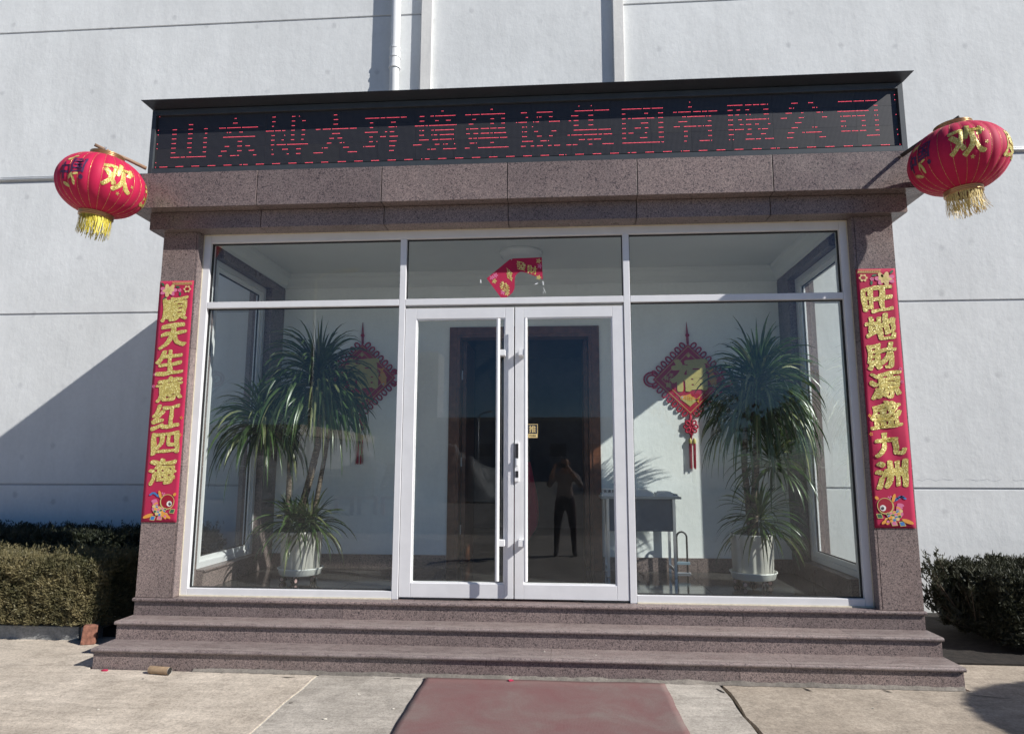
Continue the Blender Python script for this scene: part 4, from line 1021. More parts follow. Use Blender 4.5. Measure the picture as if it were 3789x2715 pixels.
# knots on the back wall
def knot(cx, cz, label):
    KN = empty('knot_hanging', (cx, YI-0.01, cz), label, 'wall hanging', 'pair of festive knots on the back wall')
    y = YI-0.004; D = 0.378
    mpK = lambda u, v, off: (cx+u, y-0.016-off, cz+v)
    mb = MB(); mb.add([(cx, y-0.015, cz+D), (cx+D, y-0.015, cz), (cx, y-0.015, cz-D), (cx-D, y-0.015, cz), (cx, y, cz+D), (cx+D, y, cz), (cx, y, cz-D), (cx-D, y, cz)],
                      [(0,1,2,3)[::-1], (4,5,6,7), (0,1,5,4), (1,2,6,5), (2,3,7,6), (3,0,4,7)])
    mb.build('panel', M['red_knot'], KN)
    mb = MB()
    for e in (0.358, 0.290):
        for s1_, s2_ in ((1, 1), (1, -1), (-1, -1), (-1, 1)):
            mb.poly([(0, s2_*e), (s1_*e, 0), (s1_*(e-0.008), 0), (0, s2_*(e-0.008))], mpK, 0.0012)
    mb.build('gold_line', M['p_gold'], KN)
    for s1_, s2_ in ((1, 1), (1, -1), (-1, -1), (-1, 1)):
        for k in range(7):
            t = (k+0.75)/7.6; px, pz = cx + s1_*D*t*1.0, cz + s2_*D*(1-t); nx_, nz_ = s1_*0.707, s2_*0.707
            c_ = (px+nx_*0.030, y-0.008, pz+nz_*0.030)
            MB().tube([(c_[0]+0.034*math.cos(a)*nx_-0.022*math.sin(a)*nz_, c_[1], c_[2]+0.034*math.cos(a)*nz_+0.022*math.sin(a)*nx_) for a in np.linspace(0, 2*math.pi, 13)], 0.0085, 6, False).build('loop', M['red_knot'], KN, smooth=True)
    for s1_ in (-1, 1):
        for rr in (0.072, 0.046):
            MB().tube([(cx+s1_*(D+0.010)+rr*1.15*math.cos(a), y-0.008, cz+rr*math.sin(a)*1.05) for a in np.linspace(0, 2*math.pi, 17)], 0.010, 6, False).build('corner_loop', M['red_knot'], KN, smooth=True)
    mb = MB(); mb.tube([(cx-0.006, y-0.006, cz+D), (cx-0.012, y-0.006, cz+D+0.10), (cx-0.006, y-0.006, cz+D+0.24), (cx+0.004, y-0.006, cz+D+0.10), (cx+0.006, y-0.006, cz+D)], 0.006, 6)
    mb.lathe([(0.0, -0.02), (0.018, -0.012), (0.022, 0.0), (0.018, 0.012), (0.0, 0.02)], (cx-0.002, y-0.012, cz+D+0.095), 12); mb.build('cord', M['red_knot'], KN, smooth=True)
    mb = MB(); put_glyph(mb, '福', mpK, 0.0, 0.045, 0.375, 0.345, 0.046, 0.003, 0.02, 31, 0.06, 2); mb.build('character', M['p_gold'], KN)
    mb = MB(); put_glyph(mb, '年', mpK, -0.185, 0.045, 0.045, 0.045, 0.02, 0.002); put_glyph(mb, '年', mpK, -0.185, -0.005, 0.045, 0.045, 0.02, 0.002); put_glyph(mb, '有', mpK, -0.238, 0.015, 0.05, 0.05, 0.02, 0.002, 0.03, 2, 0, 1); put_glyph(mb, '餘', mpK, -0.215, -0.058, 0.055, 0.055, 0.02, 0.002, 0.03, 2, 0, 1)
    mb.ell(mpK, 0.0, 0.252, 0.022, 0.024, 0, 0.002, 4); mb.build('small_character', M['p_gold'], KN)
    mb = MB()                                                  # fish pair
    for (fx, fz, rot, fl) in ((-0.02, -0.205, -0.15, 1), (0.245, -0.01, 1.75, 1)):
        c, s_ = math.cos(rot), math.sin(rot); mf = lambda u, v, off: mpK(fx+u*c-v*s_, fz+u*s_+v*c, off)
        mb.m = 0; mb.ell(mf, 0, 0, 0.085, 0.034, 0, 0.0022, 20); mb.poly([(0.07, 0.0), (0.125, 0.040), (0.11, 0.0), (0.125, -0.035)], mf, 0.0024); mb.poly([(-0.03, 0.03), (0.02, 0.055), (0.04, 0.025)], mf, 0.0021)
        mb.m = 1
        for i in range(4):
            for j in range(3): mb.ell(mf, -0.02+0.022*i, -0.016+0.016*j, 0.007, 0.006, 0, 0.0042, 8)
        mb.m = 2; mb.ell(mf, -0.060, 0.006, 0.010, 0.010, 0, 0.0044, 12); mb.m = 3; mb.ell(mf, -0.061, 0.006, 0.005, 0.005, 0, 0.0048, 10)
    mb.m = 1; mb.poly([(-0.10, -0.205), (0.0, -0.285), (0.10, -0.205), (0.0, -0.225)], mpK, 0.0024)
    mb.build('fish_print', [M['p_orange'], M['p_gold'], M['p_white'], M['p_dark']], KN)
    mb = MB()                                                  # flower knot below
    for k in range(8):
        a = 2*math.pi*k/8; mb.tube([(cx+(0.045+0.028*math.cos(t))*math.cos(a)-0.020*math.sin(t)*math.sin(a), y-0.012-0.004*(k % 2), cz-D-0.12+(0.052+0.028*math.cos(t))*math.sin(a)+0.020*math.sin(t)*math.cos(a)) for t in np.linspace(0, 2*math.pi, 11)], 0.010, 6, False)
    mb.tube([(cx, y-0.01, cz-D), (cx, y-0.01, cz-D-0.26)], 0.012, 8)
    mb.build('flower_knot', M['red_knot'], KN, smooth=True)
    tz = cz-D-0.24
    for k, dx in enumerate((-0.012, 0.030)):
        mb = MB(); mb.lathe([(0.008, 0.0), (0.017, -0.02), (0.016, -0.05), (0.014, -0.055)], (cx+dx, y-0.016, tz), 10); mb.build('tassel_cap', M['p_gold'], KN, smooth=True)
        mb = MB()
        for j in range(26):
            a = rnd.random()*6.28; r = 0.014*math.sqrt(rnd.random()); x_ = cx+dx+r*math.cos(a); y_ = y-0.018+r*math.sin(a)*0.8
            mb.tube([(x_, y_, tz-0.05), (x_+rnd.uniform(-.006, .006), y_, tz-0.30-0.02*rnd.random())], 0.0016, 4, False)
        mb.build('tassel', M['red_knot'], KN, kind='stuff')
knot(1.738, 2.415, 'diamond shaped red festive knot with gold fu character, right of the doors')
knot(-1.790, 2.455, 'diamond shaped red festive knot with gold fu character, left of the doors')

# ---------------------------------------------------------------- dracaenas in pots
def leaf_strip(mb, base, az, el, L, w_, droop, twist, n=8):
    d = Vector((math.cos(az)*math.cos(el), math.sin(az)*math.cos(el), math.sin(el))); p = Vector(base)
    side = Vector((-math.sin(az), math.cos(az), 0)); vs = []; seg = L/n
    for i in range(n+1):
        t = i/n; ww = w_*(0.55+0.45*min(1, t*4))*(1-t**3.2)+0.0006
        nrm = side.cross(d).normalized(); s2 = (side*math.cos(twist*t)+nrm*math.sin(twist*t))
        vs += [p - s2*ww, p - nrm*ww*0.28, p + s2*ww]
        p = p + d*seg
        d = (d + Vector((0, 0, -droop*seg*(0.35+1.5*t)))).normalized()
    fs = []
    for i in range(n):
        a = i*3; fs += [(a, a+1, a+4, a+3), (a+1, a+2, a+5, a+4)]
    mb.add(vs, fs)
def head(name, parent, c, n, L, spread_top, droop, seed, stem=0.16, w_=0.0135):
    rr = random.Random(seed); mb = MB(); mb2 = MB()
    for k in range(n):
        t = k/n                                               # 0 = oldest, lowest leaf
        az = k*2.39996 + rr.uniform(-.35, .35); el = -0.30 + 1.60*t**1.35 + rr.uniform(-.22, .22)
        b = (c[0]+0.02*math.cos(az), c[1]+0.02*math.sin(az), c[2]-stem*(1-t)+rr.uniform(-.01, .01))
        ll = L*(0.70+0.42*rr.random())*(1-0.38*t)*(1-0.38*max(0, math.sin(az)))
        leaf_strip(mb if rr.random() > 0.13 else mb2, b, az, el, ll, w_*rr.uniform(.75, 1.2), droop*rr.uniform(.75, 1.3)*(1.15-0.5*t), rr.uniform(-1.5, 1.5))
    o = mb.build(name, M['leaf'], parent, smooth=True, kind='stuff'); mb2.build('pale_leaves', M['leaf_pale'], parent, smooth=True, kind='stuff'); return o
def trunk(parent, path, r0, r1):
    P = [Vector(p) for p in path]; n = 34; pts = []; rad = []
    for i in range(n+1):
        t = i/n*(len(P)-1); k = min(int(t), len(P)-2); f = t-k
        pts.append(P[k].lerp(P[k+1], f)); rad.append((r0+(r1-r0)*i/n)*(1+0.07*(i % 2)))
    MB().tube(pts, rad, 10).build('trunk', M['trunk'], parent, smooth=True)
def potted(cx, cy, label):
    PT = empty('potted_dracaena', (cx, cy, FL), label, 'plant', 'potted dracaenas in the hall')
    z0 = 0.560; zt = 0.905
    def lobes(a, z): return 1 - 0.075*abs(math.cos(4*a+0.3))**10
    MB().lathe([(0.02, 0), (0.165, 0.0), (0.176, 0.012), (0.190, zt-z0-0.012), (0.194, zt-z0), (0.183, zt-z0), (0.178, zt-z0-0.02), (0.172, zt-z0-0.06)], (cx, cy, z0), 96, lobes).build('pot', M['pot'], PT, smooth=True)
    MB().lathe([(0.02, 0.0), (0.175, 0.0), (0.186, 0.006), (0.198, 0.050), (0.207, 0.058), (0.207, 0.066), (0.198, 0.066), (0.188, 0.030), (0.02, 0.028)], (cx, cy, 0.512), 56).build('tray', M['tray'], PT, smooth=True)
    mb = MB(); mb.lathe([(0.0, 0.012), (0.08, 0.008), (0.173, 0.0)], (cx, cy, zt-0.055), 24); mb.build('soil', M['soil'], PT, smooth=True)
    for k in range(5):
        a = k*2*math.pi/5+0.5 + cx; wx, wy = cx+0.150*math.cos(a), cy+0.150*math.sin(a); ax = Vector((math.cos(a+1.1), math.sin(a+1.1), 0))
        mb = MB(); c = Vector((wx, wy, FL+0.026))
        for s_ in (-0.5, 0.5): mb.tube([c+ax*(s_*0.030-0.007), c+ax*(s_*0.030+0.007)], 0.026, 14)
        cs = mb.build('caster', M['black'], PT)
        mb = MB()
        for s_ in (-1, 1): mb.tube([c+ax*s_*0.0222, c+ax*s_*0.0235], 0.017, 14)
        mb.tube([c+Vector((0, 0, 0.01)), Vector((wx, wy, 0.513))], 0.009, 8); mb.build('hub', M['pinkwheel'], cs)
    return PT
PL_ = potted(-2.045, 0.86, 'potted dracaena in the left window with two leafy heads on ringed trunks')
trunk(PL_, [(-2.19, 0.83, 0.86), (-2.175, 0.82, 1.25), (-2.18, 0.82, 1.62), (-2.33, 0.83, 1.84), (-2.46, 0.84, 2.02)], 0.026, 0.020)
trunk(PL_, [(-2.06, 0.86, 0.86), (-2.05, 0.86, 1.15), (-1.99, 0.86, 1.40), (-1.93, 0.86, 1.70), (-1.95, 0.86, 2.38)], 0.033, 0.030)
trunk(PL_, [(-1.97, 0.90, 0.86), (-1.94, 0.90, 1.15), (-1.87, 0.90, 1.60), (-1.83, 0.90, 1.95), (-1.84, 0.90, 2.20)], 0.022, 0.018)
head('leafy_head', PL_, (-1.955, 0.86, 2.42), 400, 0.92, 1, 4.6, 5, 0.22)
head('leafy_head', PL_, (-1.86, 0.90, 2.18), 150, 0.72, 1, 4.8, 15, 0.18)
head('leafy_head', PL_, (-2.47, 0.84, 2.02), 210, 0.76, 1, 4.6, 6, 0.20)
head('leafy_head', PL_, (-2.11, 0.82, 1.02), 110, 0.54, 1, 4.2, 7, 0.08, 0.010)
head('leafy_head', PL_, (-1.96, 0.84, 1.02), 110, 0.54, 1, 4.2, 8, 0.08, 0.010)
PR_ = potted(2.105, 0.97, 'potted dracaena in the right window with one big drooping head')
trunk(PR_, [(2.10, 0.97, 0.86), (2.085, 0.97, 1.25), (2.07, 0.97, 1.50), (2.09, 0.97, 1.85), (2.13, 0.97, 2.10)], 0.028, 0.024)
trunk(PR_, [(2.12, 0.93, 0.86), (2.14, 0.93, 1.25), (2.17, 0.93, 1.60), (2.20, 0.93, 1.95), (2.225, 0.94, 2.32)], 0.032, 0.028)
head('leafy_head', PR_, (2.23, 0.94, 2.36), 430, 0.86, 1, 4.6, 9, 0.30)
head('leafy_head', PR_, (2.10, 0.99, 2.12), 120, 0.74, 1, 4.6, 19, 0.20)
head('leafy_head', PR_, (2.32, 0.96, 1.62), 130, 0.58, 1, 4.2, 10, 0.14, 0.010)
head('leafy_head', PR_, (2.18, 0.96, 1.12), 150, 0.56, 1, 3.8, 12, 0.16, 0.010)

# ================================================================== HEDGES
def sprigs(pts, nrm, size, seed, blades=5):
    rs = np.random.RandomState(seed); n = len(pts)
    P = np.repeat(pts, blades, 0); Nn = np.repeat(nrm, blades, 0)
    d = Nn*0.55 + np.array([0, 0, 0.55]) + rs.normal(0, 0.55, P.shape); d /= np.linalg.norm(d, axis=1)[:, None]
    side = np.cross(d, rs.normal(0, 1, P.shape)); side /= np.linalg.norm(side, axis=1)[:, None]
    L = size*(0.5+rs.rand(len(P), 1)); W = size*0.17*(0.6+rs.rand(len(P), 1))
    base = P + rs.normal(0, size*0.25, P.shape)
    v = np.stack([base-side*W*0.6, base+side*W*0.6, base+d*L*0.6+side*W, base+d*L], 1).reshape(-1, 3)
    v2 = np.stack([base-side*W*0.6, base+d*L*0.55-side*W], 1)
    idx = np.arange(len(P))*4
    faces = np.stack([idx, idx+1, idx+2, idx+3], 1)
    return v, faces
def np_mesh(name, v, f, mat, parent=None, kind=None):
    me = bpy.data.meshes.new(name); me.vertices.add(len(v)); me.vertices.foreach_set('co', v.astype(np.float32).ravel())
    k = f.shape[1]; me.loops.add(f.size); me.loops.foreach_set('vertex_index', f.astype(np.int32).ravel())
    me.polygons.add(len(f)); me.polygons.foreach_set('loop_start', np.arange(len(f), dtype=np.int32)*k); me.update(calc_edges=True)
    me.materials.append(mat); o = bpy.data.objects.new(name, me); COL.objects.link(o); attach(o, parent)
    if kind: o['kind'] = kind
    return o
def hedge(label, x0, x1, y0, y1, z0, z1, n, seed, mat, size=0.05, ends=(1, 1), rough=0.035):
    HG = empty('clipped_hedge', ((x0+x1)/2, (y0+y1)/2, z0), label, 'hedge', 'clipped juniper hedges along the wall')
    rs = np.random.RandomState(seed)
    A = {'top': (x1-x0)*(y1-y0)*1.1, 'front': (x1-x0)*(z1-z0)*1.1, 'l': (y1-y0)*(z1-z0)*ends[0], 'r': (y1-y0)*(z1-z0)*ends[1]}
    tot = sum(A.values()); pts = []; nr = []
    for k, a in A.items():
        m = int(n*a/tot); u = rs.rand(m); v = rs.rand(m)
        if m == 0: continue
        if k == 'top': p = np.stack([x0+u*(x1-x0), y0+v*(y1-y0), np.full(m, z1)], 1); q = (0, 0, 1)
        elif k == 'front': p = np.stack([x0+u*(x1-x0), np.full(m, y0), z0+v*(z1-z0)], 1); q = (0, -1, 0)
        elif k == 'l': p = np.stack([np.full(m, x0), y0+u*(y1-y0), z0+v*(z1-z0)], 1); q = (-1, 0, 0)
        else: p = np.stack([np.full(m, x1), y0+u*(y1-y0), z0+v*(z1-z0)], 1); q = (1, 0, 0)
        q = np.array(q, float)
        nz_ = np.array([mnoise.noise(Vector(pp*7.0)) + 0.6*mnoise.noise(Vector(pp*17.0)) for pp in p])
        lump = np.array([mnoise.noise(Vector(pp*2.6)) for pp in p])
        dz = np.minimum(np.abs(p[:, 2]-z1), np.abs(p[:, 1]-y0)) if k == 'top' or k == 'front' else np.minimum(np.abs(p[:, 2]-z1), np.abs(p[:, 1]-y0))
        ds = np.abs(p[:, 2]-z1) if k != 'top' else np.abs(p[:, 1]-y0)
        de = np.minimum(np.abs(p[:, 0]-x0), np.abs(p[:, 0]-x1)) if k in ('top', 'front') else np.abs(p[:, 1]-y0)
        rnd_ = 0.055*np.exp(-ds/0.05) + 0.05*np.exp(-de/0.06)
        p = p + q*(nz_*rough + lump*0.045 - rnd_ - rs.rand(m)*0.06)[:, None]
        pts.append(p); nr.append(np.repeat(q[None], m, 0))
    P = np.concatenate(pts); Q = np.concatenate(nr)
    v, f = sprigs(P, Q, size, seed); np_mesh('foliage', v, f, mat, HG, 'stuff')
    # ragged shoots standing proud of the clipped top
    m = int(n*0.022); p = np.stack([x0+rs.rand(m)*(x1-x0), y0+rs.rand(m)*(y1-y0), np.full(m, z1-0.02)], 1)
    shoots = []
    for pp in p:
        h = 0.03+0.09*rs.rand()**2
        for t in np.linspace(0, 1, 6): shoots.append(pp + np.array([0.02*t*rs.randn(), 0.02*t*rs.randn(), h*t]))
    S = np.array(shoots); v, f = sprigs(S, np.repeat(np.array([[0, 0, 1.0]]), len(S), 0), size*0.7, seed+1, 4); np_mesh('shoots', v, f, mat, HG, 'stuff')
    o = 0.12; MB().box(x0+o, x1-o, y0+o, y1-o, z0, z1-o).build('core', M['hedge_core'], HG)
    for k in range(8):
        x = x0+0.12+(x1-x0-0.24)*rnd.random(); y = y0+0.1+(y1-y0-0.2)*rnd.random()
        MB().tube([(x, y, 0.08), (x+rnd.uniform(-.05, .05), y+rnd.uniform(-.05, .05), z0+0.1)], [0.012, 0.008], 6).build('stem', M['twig'], HG)
    return HG
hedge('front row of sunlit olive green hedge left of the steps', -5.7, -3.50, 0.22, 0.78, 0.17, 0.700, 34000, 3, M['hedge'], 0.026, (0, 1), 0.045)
hedge('back row of dark shaded hedge against the wall left of the porch', -6.6, -3.30, 1.20, 1.80, 0.15, 0.800, 18000, 4, M['hedge_shade'], 0.036, (0, 1), 0.06)
hedge('hedge coloured dark for its shade on the right of the steps, cut by the picture edge', 3.90, 5.5, 0.42, 1.40, 0.10, 0.615, 26000, 5, M['hedge_shade'], 0.036, (1, 0), 0.085)
# loose straggly branch at the hedge's near end
SB = empty('straggly_juniper', (3.55, 1.0, 0.09), 'thin straggly juniper branches beside the right end of the top step', 'shrub')
pp = []; rs = np.random.RandomState(8)
for k in range(30):
    a = Vector((3.94, 0.80+0.3*rs.rand(), 0.12)); b = a + Vector((-0.36*rs.rand()-0.05, 0.25*rs.randn()*0.5, 0.14+0.46*rs.rand()))
    MB().tube([a, a.lerp(b, 0.5)+Vector((0, 0, -0.03)), b], [0.007, 0.005, 0.002], 5).build('twig', M['twig'], SB)
    for t in np.linspace(0.35, 1.05, 9): q = a.lerp(b, t); pp.append([q.x+0.012*rs.randn(), q.y+0.012*rs.randn(), q.z+0.012*rs.randn()])
v, f = sprigs(np.array(pp), np.repeat(np.array([[-0.3, -0.2, 0.8]]), len(pp), 0), 0.05, 9, 7); np_mesh('foliage', v, f, M['hedge_shade'], SB, 'stuff')
# tangle of bare twigs between the left hedge and the steps
TW = empty('dry_twigs', (-3.4, 0.9, 0.1), 'tangle of bare dry twigs between the left hedges and the steps', 'twigs')
mb = MB()
for k in range(46):
    a = Vector((-3.62+0.40*rs.rand(), 0.75+0.9*rs.rand(), 0.10)); b = a+Vector((0.16*rs.randn(), 0.12*rs.randn(), 0.05+0.22*rs.rand()))
    mb.tube([a, a.lerp(b, 0.5)+Vector((0.02*rs.randn(), 0.02*rs.randn(), 0.02)), b], [0.005, 0.004, 0.0015], 5)
mb.build('twig_tangle', M['twig'], TW, kind='stuff')
# kerbs
KB = empty('planter_kerb', (-5, 0.5, GZ), 'weathered grey concrete kerb in front of the left hedge', 'kerb')
for k in range(11):
    x1_ = -3.745-1.0*k
    box('kerb_stone', (x1_-0.996, x1_, 0.290+0.004*(k % 2), 0.410, -0.02, 0.142+0.003*((k*7) % 3)), M['kerb'], KB, bevel=0.008)
box('kerb_stone', (-3.742, -3.62, 0.310, 1.50, -0.02, 0.135), M['kerb'], KB, bevel=0.008)
# ================================================================== SMALL THINGS
mb = MB().obox((-3.565, 0.185, GZ+0.077), (0.052, 0.018, 0), (-0.010, 0.028, 0), (0.004, 0.004, 0.077))
br = mb.build('loose_brick', M['brick'], bevel=0.007); tag(br, 'weathered red brick standing on end beside the left kerb', 'brick')
bm = bmesh.new(); bm.from_mesh(br.data); bmesh.ops.subdivide_edges(bm, edges=bm.edges[:], cuts=5, use_grid_fill=True)
for v_ in bm.verts: v_.co += Vector((mnoise.noise(v_.co*32), mnoise.noise(v_.co*32+Vector((5, 0, 0))), mnoise.noise(v_.co*32+Vector((0, 9, 0)))))*0.0045
bm.to_mesh(br.data); bm.free()
CT = empty('firework_tube', (-2.50, -0.53, GZ), 'brown cardboard firework tube lying at the foot of the bottom step', 'tube')
a, b = Vector((-2.580, -0.535, GZ+0.027)), Vector((-2.420, -0.560, GZ+0.027))
MB().tube([a, a.lerp(b, .12), a.lerp(b, .5), a.lerp(b, .88), b], [0.0262, 0.0268, 0.0264, 0.0268, 0.0262], 18, False).build('sleeve', M['card'], CT, smooth=True)
d = (b-a).normalized(); mb = MB()
mb.tube([b+d*0.001, b-d*0.05], [0.0205, 0.019], 16); mb.build('bore', M['crack'], CT)
MB().tube([b+d*0.002, b-d*0.012], [0.0255, 0.0258], 16, False).build('burnt_rim', M['crack_pale'], CT)
def scrap(x, y, z, r, m, name, label, cat, seed, group=None):
    rs_ = random.Random(seed); n = 7
    top = [(x+r*(0.6+0.6*rs_.random())*math.cos(2*math.pi*k/n), y+r*0.6*(0.6+0.6*rs_.random())*math.sin(2*math.pi*k/n), z+r*0.35*(0.4+rs_.random())) for k in range(n)]
    bot = [(p[0]+r*0.1*rs_.uniform(-1, 1), p[1], z+0.0005) for p in top]
    mb = MB(); mb.add(top+bot, [tuple(range(n))] + [(i, i+n, (i+1) % n+n, (i+1) % n) for i in range(n)] + [tuple(range(2*n-1, n-1, -1))]); tag(mb.build(name, m), label, cat, group)
scrap(-2.94, -0.505, GZ, 0.030, M['red_cloth'], 'paper_scrap', 'small red paper scrap at the left foot of the bottom step', 'scrap', 1)
scrap(0.02, -0.535, GZ+0.012, 0.022, M['red_cloth'], 'paper_scrap', 'small red paper scrap on the top edge of the mat', 'scrap', 2)
GRAVEL = [(-0.58, -0.52, GZ+0.011, 0.010, 'on the top left corner of the mat'), (-0.93, -0.53, GZ+0.003, 0.012, 'at the step foot left of the mat'), (-0.95, -0.86, GZ+0.003, 0.011, 'on the grey slab level with the upper mat'), (-1.33, -1.05, GZ+0.003, 0.013, 'beside the pale joint, nearer the camera'), (-1.02, -1.30, GZ+0.003, 0.014, 'on the grey slab at the bottom picture edge'), (-0.66, -1.10, GZ+0.003, 0.011, 'just left of the mat edge'), (-2.55, -0.66, GZ+0.001, 0.008, 'in front of the cardboard tube'), (-2.46, -1.25, GZ+0.001, 0.010, 'on the tan slab near the bottom left'), (2.3, -0.85, GZ+0.001, 0.010, 'on the right tan slab'), (-4.5, 0.24, GZ+0.001, 0.014, 'at the foot of the left kerb'), (0.25, -0.30, 0.177, 0.008, 'on the lowest step right of centre'), (-0.55, -0.12, 0.313, 0.007, 'on the middle step left of centre'), (1.55, -0.10, 0.313, 0.008, 'on the middle step to the right'), (0.62, -0.36, 0.177, 0.007, 'on the lowest step below the right door leaf')]
for k, (x, y, z, r, where) in enumerate(GRAVEL):
    scrap(x, y, z, r, M['crack_pale'] if k % 3 else M['mortar'], 'pebble', 'tiny bit of gravel ' + where, 'pebble', 20+k, 'stray gravel bits')
# door mat
mb = MB(); nx, ny = 40, 60; vs = []; fs = []
for j in range(ny+1):
    for i in range(nx+1):
        u = i/nx; v_ = j/ny; y = -0.497 - 2.6*v_; x = -0.585 + 1.665*u + 0.02*v_ + 0.007*mnoise.noise(Vector((v_*14, u*2, 0)))*abs(2*u-1)
        vs.append((x, y + 0.006*mnoise.noise(Vector((u*6, 3, 1)))*(1-v_), GZ+0.0105+0.005*mnoise.noise(Vector((u*4, v_*6, 2)))))
for j in range(ny):
    for i in range(nx): a = j*(nx+1)+i; fs.append((a, a+nx+1, a+nx+2, a+1))
mb.add(vs, fs); mt = mb.build('door_mat', M['mat'], smooth=True); tag(mt, 'worn dull red ribbed mat on the ground before the steps', 'mat')
so_ = mt.modifiers.new('t', 'SOLIDIFY'); so_.thickness = 0.007; so_.offset = -1

# ================================================================== WORLD BEHIND THE CAMERA (seen in the glass)
def tarp_heap(cx, cy, rx, ry, h, seed, label):
    mb = MB(); n = 46; vs = []; fs = []
    for j in range(n+1):
        for i in range(n+1):
            u = i/n*2-1; v_ = j/n*2-1; r = math.hypot(u, v_)
            z = h*max(0, 1-r**1.7)*(0.8+0.5*mnoise.noise(Vector((u*2+seed, v_*2, seed)))) + 0.18*h*abs(mnoise.noise(Vector((u*6+seed, v_*6, 3))))*max(0, 1.15-r)
            vs.append((cx+rx*u, cy+ry*v_, GZ-0.055+max(0, z)))
    for j in range(n):
        for i in range(n): a = j*(n+1)+i; fs.append((a, a+1, a+n+2, a+n+1))
    mb.add(vs, fs); tag(mb.build('tarpaulin_heap', M['tarp'], smooth=True), label, 'heap', 'covered heaps across the yard')
tarp_heap(-8.2, -24, 3.6, 3.0, 2.3, 1.0, 'grey tarpaulin heap reflected in the left window behind the pallets')
tarp_heap(-4.2, -25, 2.6, 2.6, 2.5, 5.0, 'grey tarpaulin heap reflected in the left door leaf')
tarp_heap(-15.5, -27, 4.2, 3.4, 2.2, 9.0, 'broad grey tarpaulin heap reflected at the left edge of the left window')
tarp_heap(4.5, -34, 4.5, 3.0, 1.6, 12.0, 'low grey tarpaulin heap across the yard to the right')
def pallet(c, rot, label):
    PA = empty('wooden_pallet', c, label, 'pallet', 'pallets propped up across the yard'); Rm = Matrix.Translation(Vector(c)) @ rot
    for k in range(7):
        mb = MB().obox((0, -0.06, -0.42+0.14*k), (0.55, 0, 0), (0, 0.011, 0), (0, 0, 0.048)); m_ = MB(); m_.add([tuple(Rm @ Vector(p)) for p in mb.v], mb.f); m_.build('board', M['pallet'], PA)
    for x in (-0.5, 0, 0.5):
        mb = MB().obox((x, 0, 0), (0.045, 0, 0), (0, 0.045, 0), (0, 0, 0.48)); m_ = MB(); m_.add([tuple(Rm @ Vector(p)) for p in mb.v], mb.f); m_.build('bearer', M['pallet'], PA)
pallet((-6.1, -15.6, 0.98), Matrix.Rotation(math.radians(172), 4, 'Z') @ Matrix.Rotation(math.radians(-22), 4, 'X'), 'upright wooden pallet reflected in the left window')
pallet((-5.0, -16.4, 1.10), Matrix.Rotation(math.radians(205), 4, 'Z') @ Matrix.Rotation(math.radians(-25), 4, 'X'), 'tilted wooden pallet reflected beside the left door')
for k, x in enumerate((-6.5, -5.75, -5.0)):
    TR = empty('steel_trestle', (x, -15.5, 0.0), ['red steel trestle leftmost under the reflected pallets', 'red steel trestle in the middle under the reflected pallets', 'red steel trestle rightmost under the reflected pallets'][k], 'trestle', 'red trestles under the pallets')
    box('beam', (x-0.32, x+0.32, -15.62, -15.5, 0.42, 0.52), M['red_paint'], TR)
    for s_ in (-0.26, 0.26): box('leg', (x+s_-0.05, x+s_+0.05, -15.61, -15.51, -0.06, 0.419), M['red_paint'], TR)
def lamp_post(x, y, h, arm, label):
    LP = empty('lamp_post', (x, y, -0.06), label, 'lamp post', 'lamp posts across the yard')
    MB().tube([(x, y, -0.06), (x, y, h)], [0.085, 0.05], 12).build('pole', M['lamp_grey'], LP, smooth=True)
    MB().tube([(x, y, h-0.05), (x+arm*0.25, y, h+0.22), (x+arm*0.7, y, h+0.34), (x+arm, y, h+0.38)], 0.035, 8).build('arm', M['lamp_grey'], LP, smooth=True)
    MB().obox((x+arm*1.12, y, h+0.37), (0.28, 0, 0.03), (0, 0.12, 0), (0, 0, 0.045)).build('lamp_head', M['lamp_grey'], LP, bevel=0.02)
lamp_post(-9.45, -20, 8.9, 1.3, 'tall lamp post with curved arm reflected in the left window')
lamp_post(-5.25, -40, 4.7, 0.6, 'short lamp post reflected in the left door leaf')
def far_block(name, label, x0, x1, y0, y1, z1, nwin, m, par=0.0, wz=(1.2, 2.6)):
    BB = empty(name, ((x0+x1)/2, y1, -0.06), label, 'building', 'buildings across the yard')
    wl = box('wall', (x0, x1, y0, y1, -0.06, z1), M[m], BB)
    if par: box('parapet', (x0-0.1, x1+0.1, y0-0.1, y1+0.1, z1, z1+par), M['bldg_beige'], BB)
    for k in range(nwin):
        xc = x0 + (x1-x0)*(k+0.5)/nwin
        wn_ = box('window', (xc-0.9, xc+0.9, y1+0.002, y1+0.05, wz[0], wz[1]), M['lamp_grey'], BB); box('window_glass', (xc-0.82, xc+0.82, y1+0.051, y1+0.06, wz[0]+0.08, wz[1]-0.08), M['far_glass'], wn_)
far_block('far_workshop', 'long grey workshop across the yard reflected in the doors', -12.5, 5.5, -75, -60, 5.75, 5, 'bldg', 0.35, (2.2, 3.6))
far_block('far_warehouse', 'grey warehouse with beige parapet reflected in the left window', -70, -21, -70, -48, 3.9, 10, 'bldg', 0.85, (1.2, 2.4))
far_block('far_tower', 'slim grey tower far across the yard reflected in the left door leaf', -20.5, -17.4, -95, -90, 17.8, 1, 'bldg', 0.0, (13.5, 15.0))

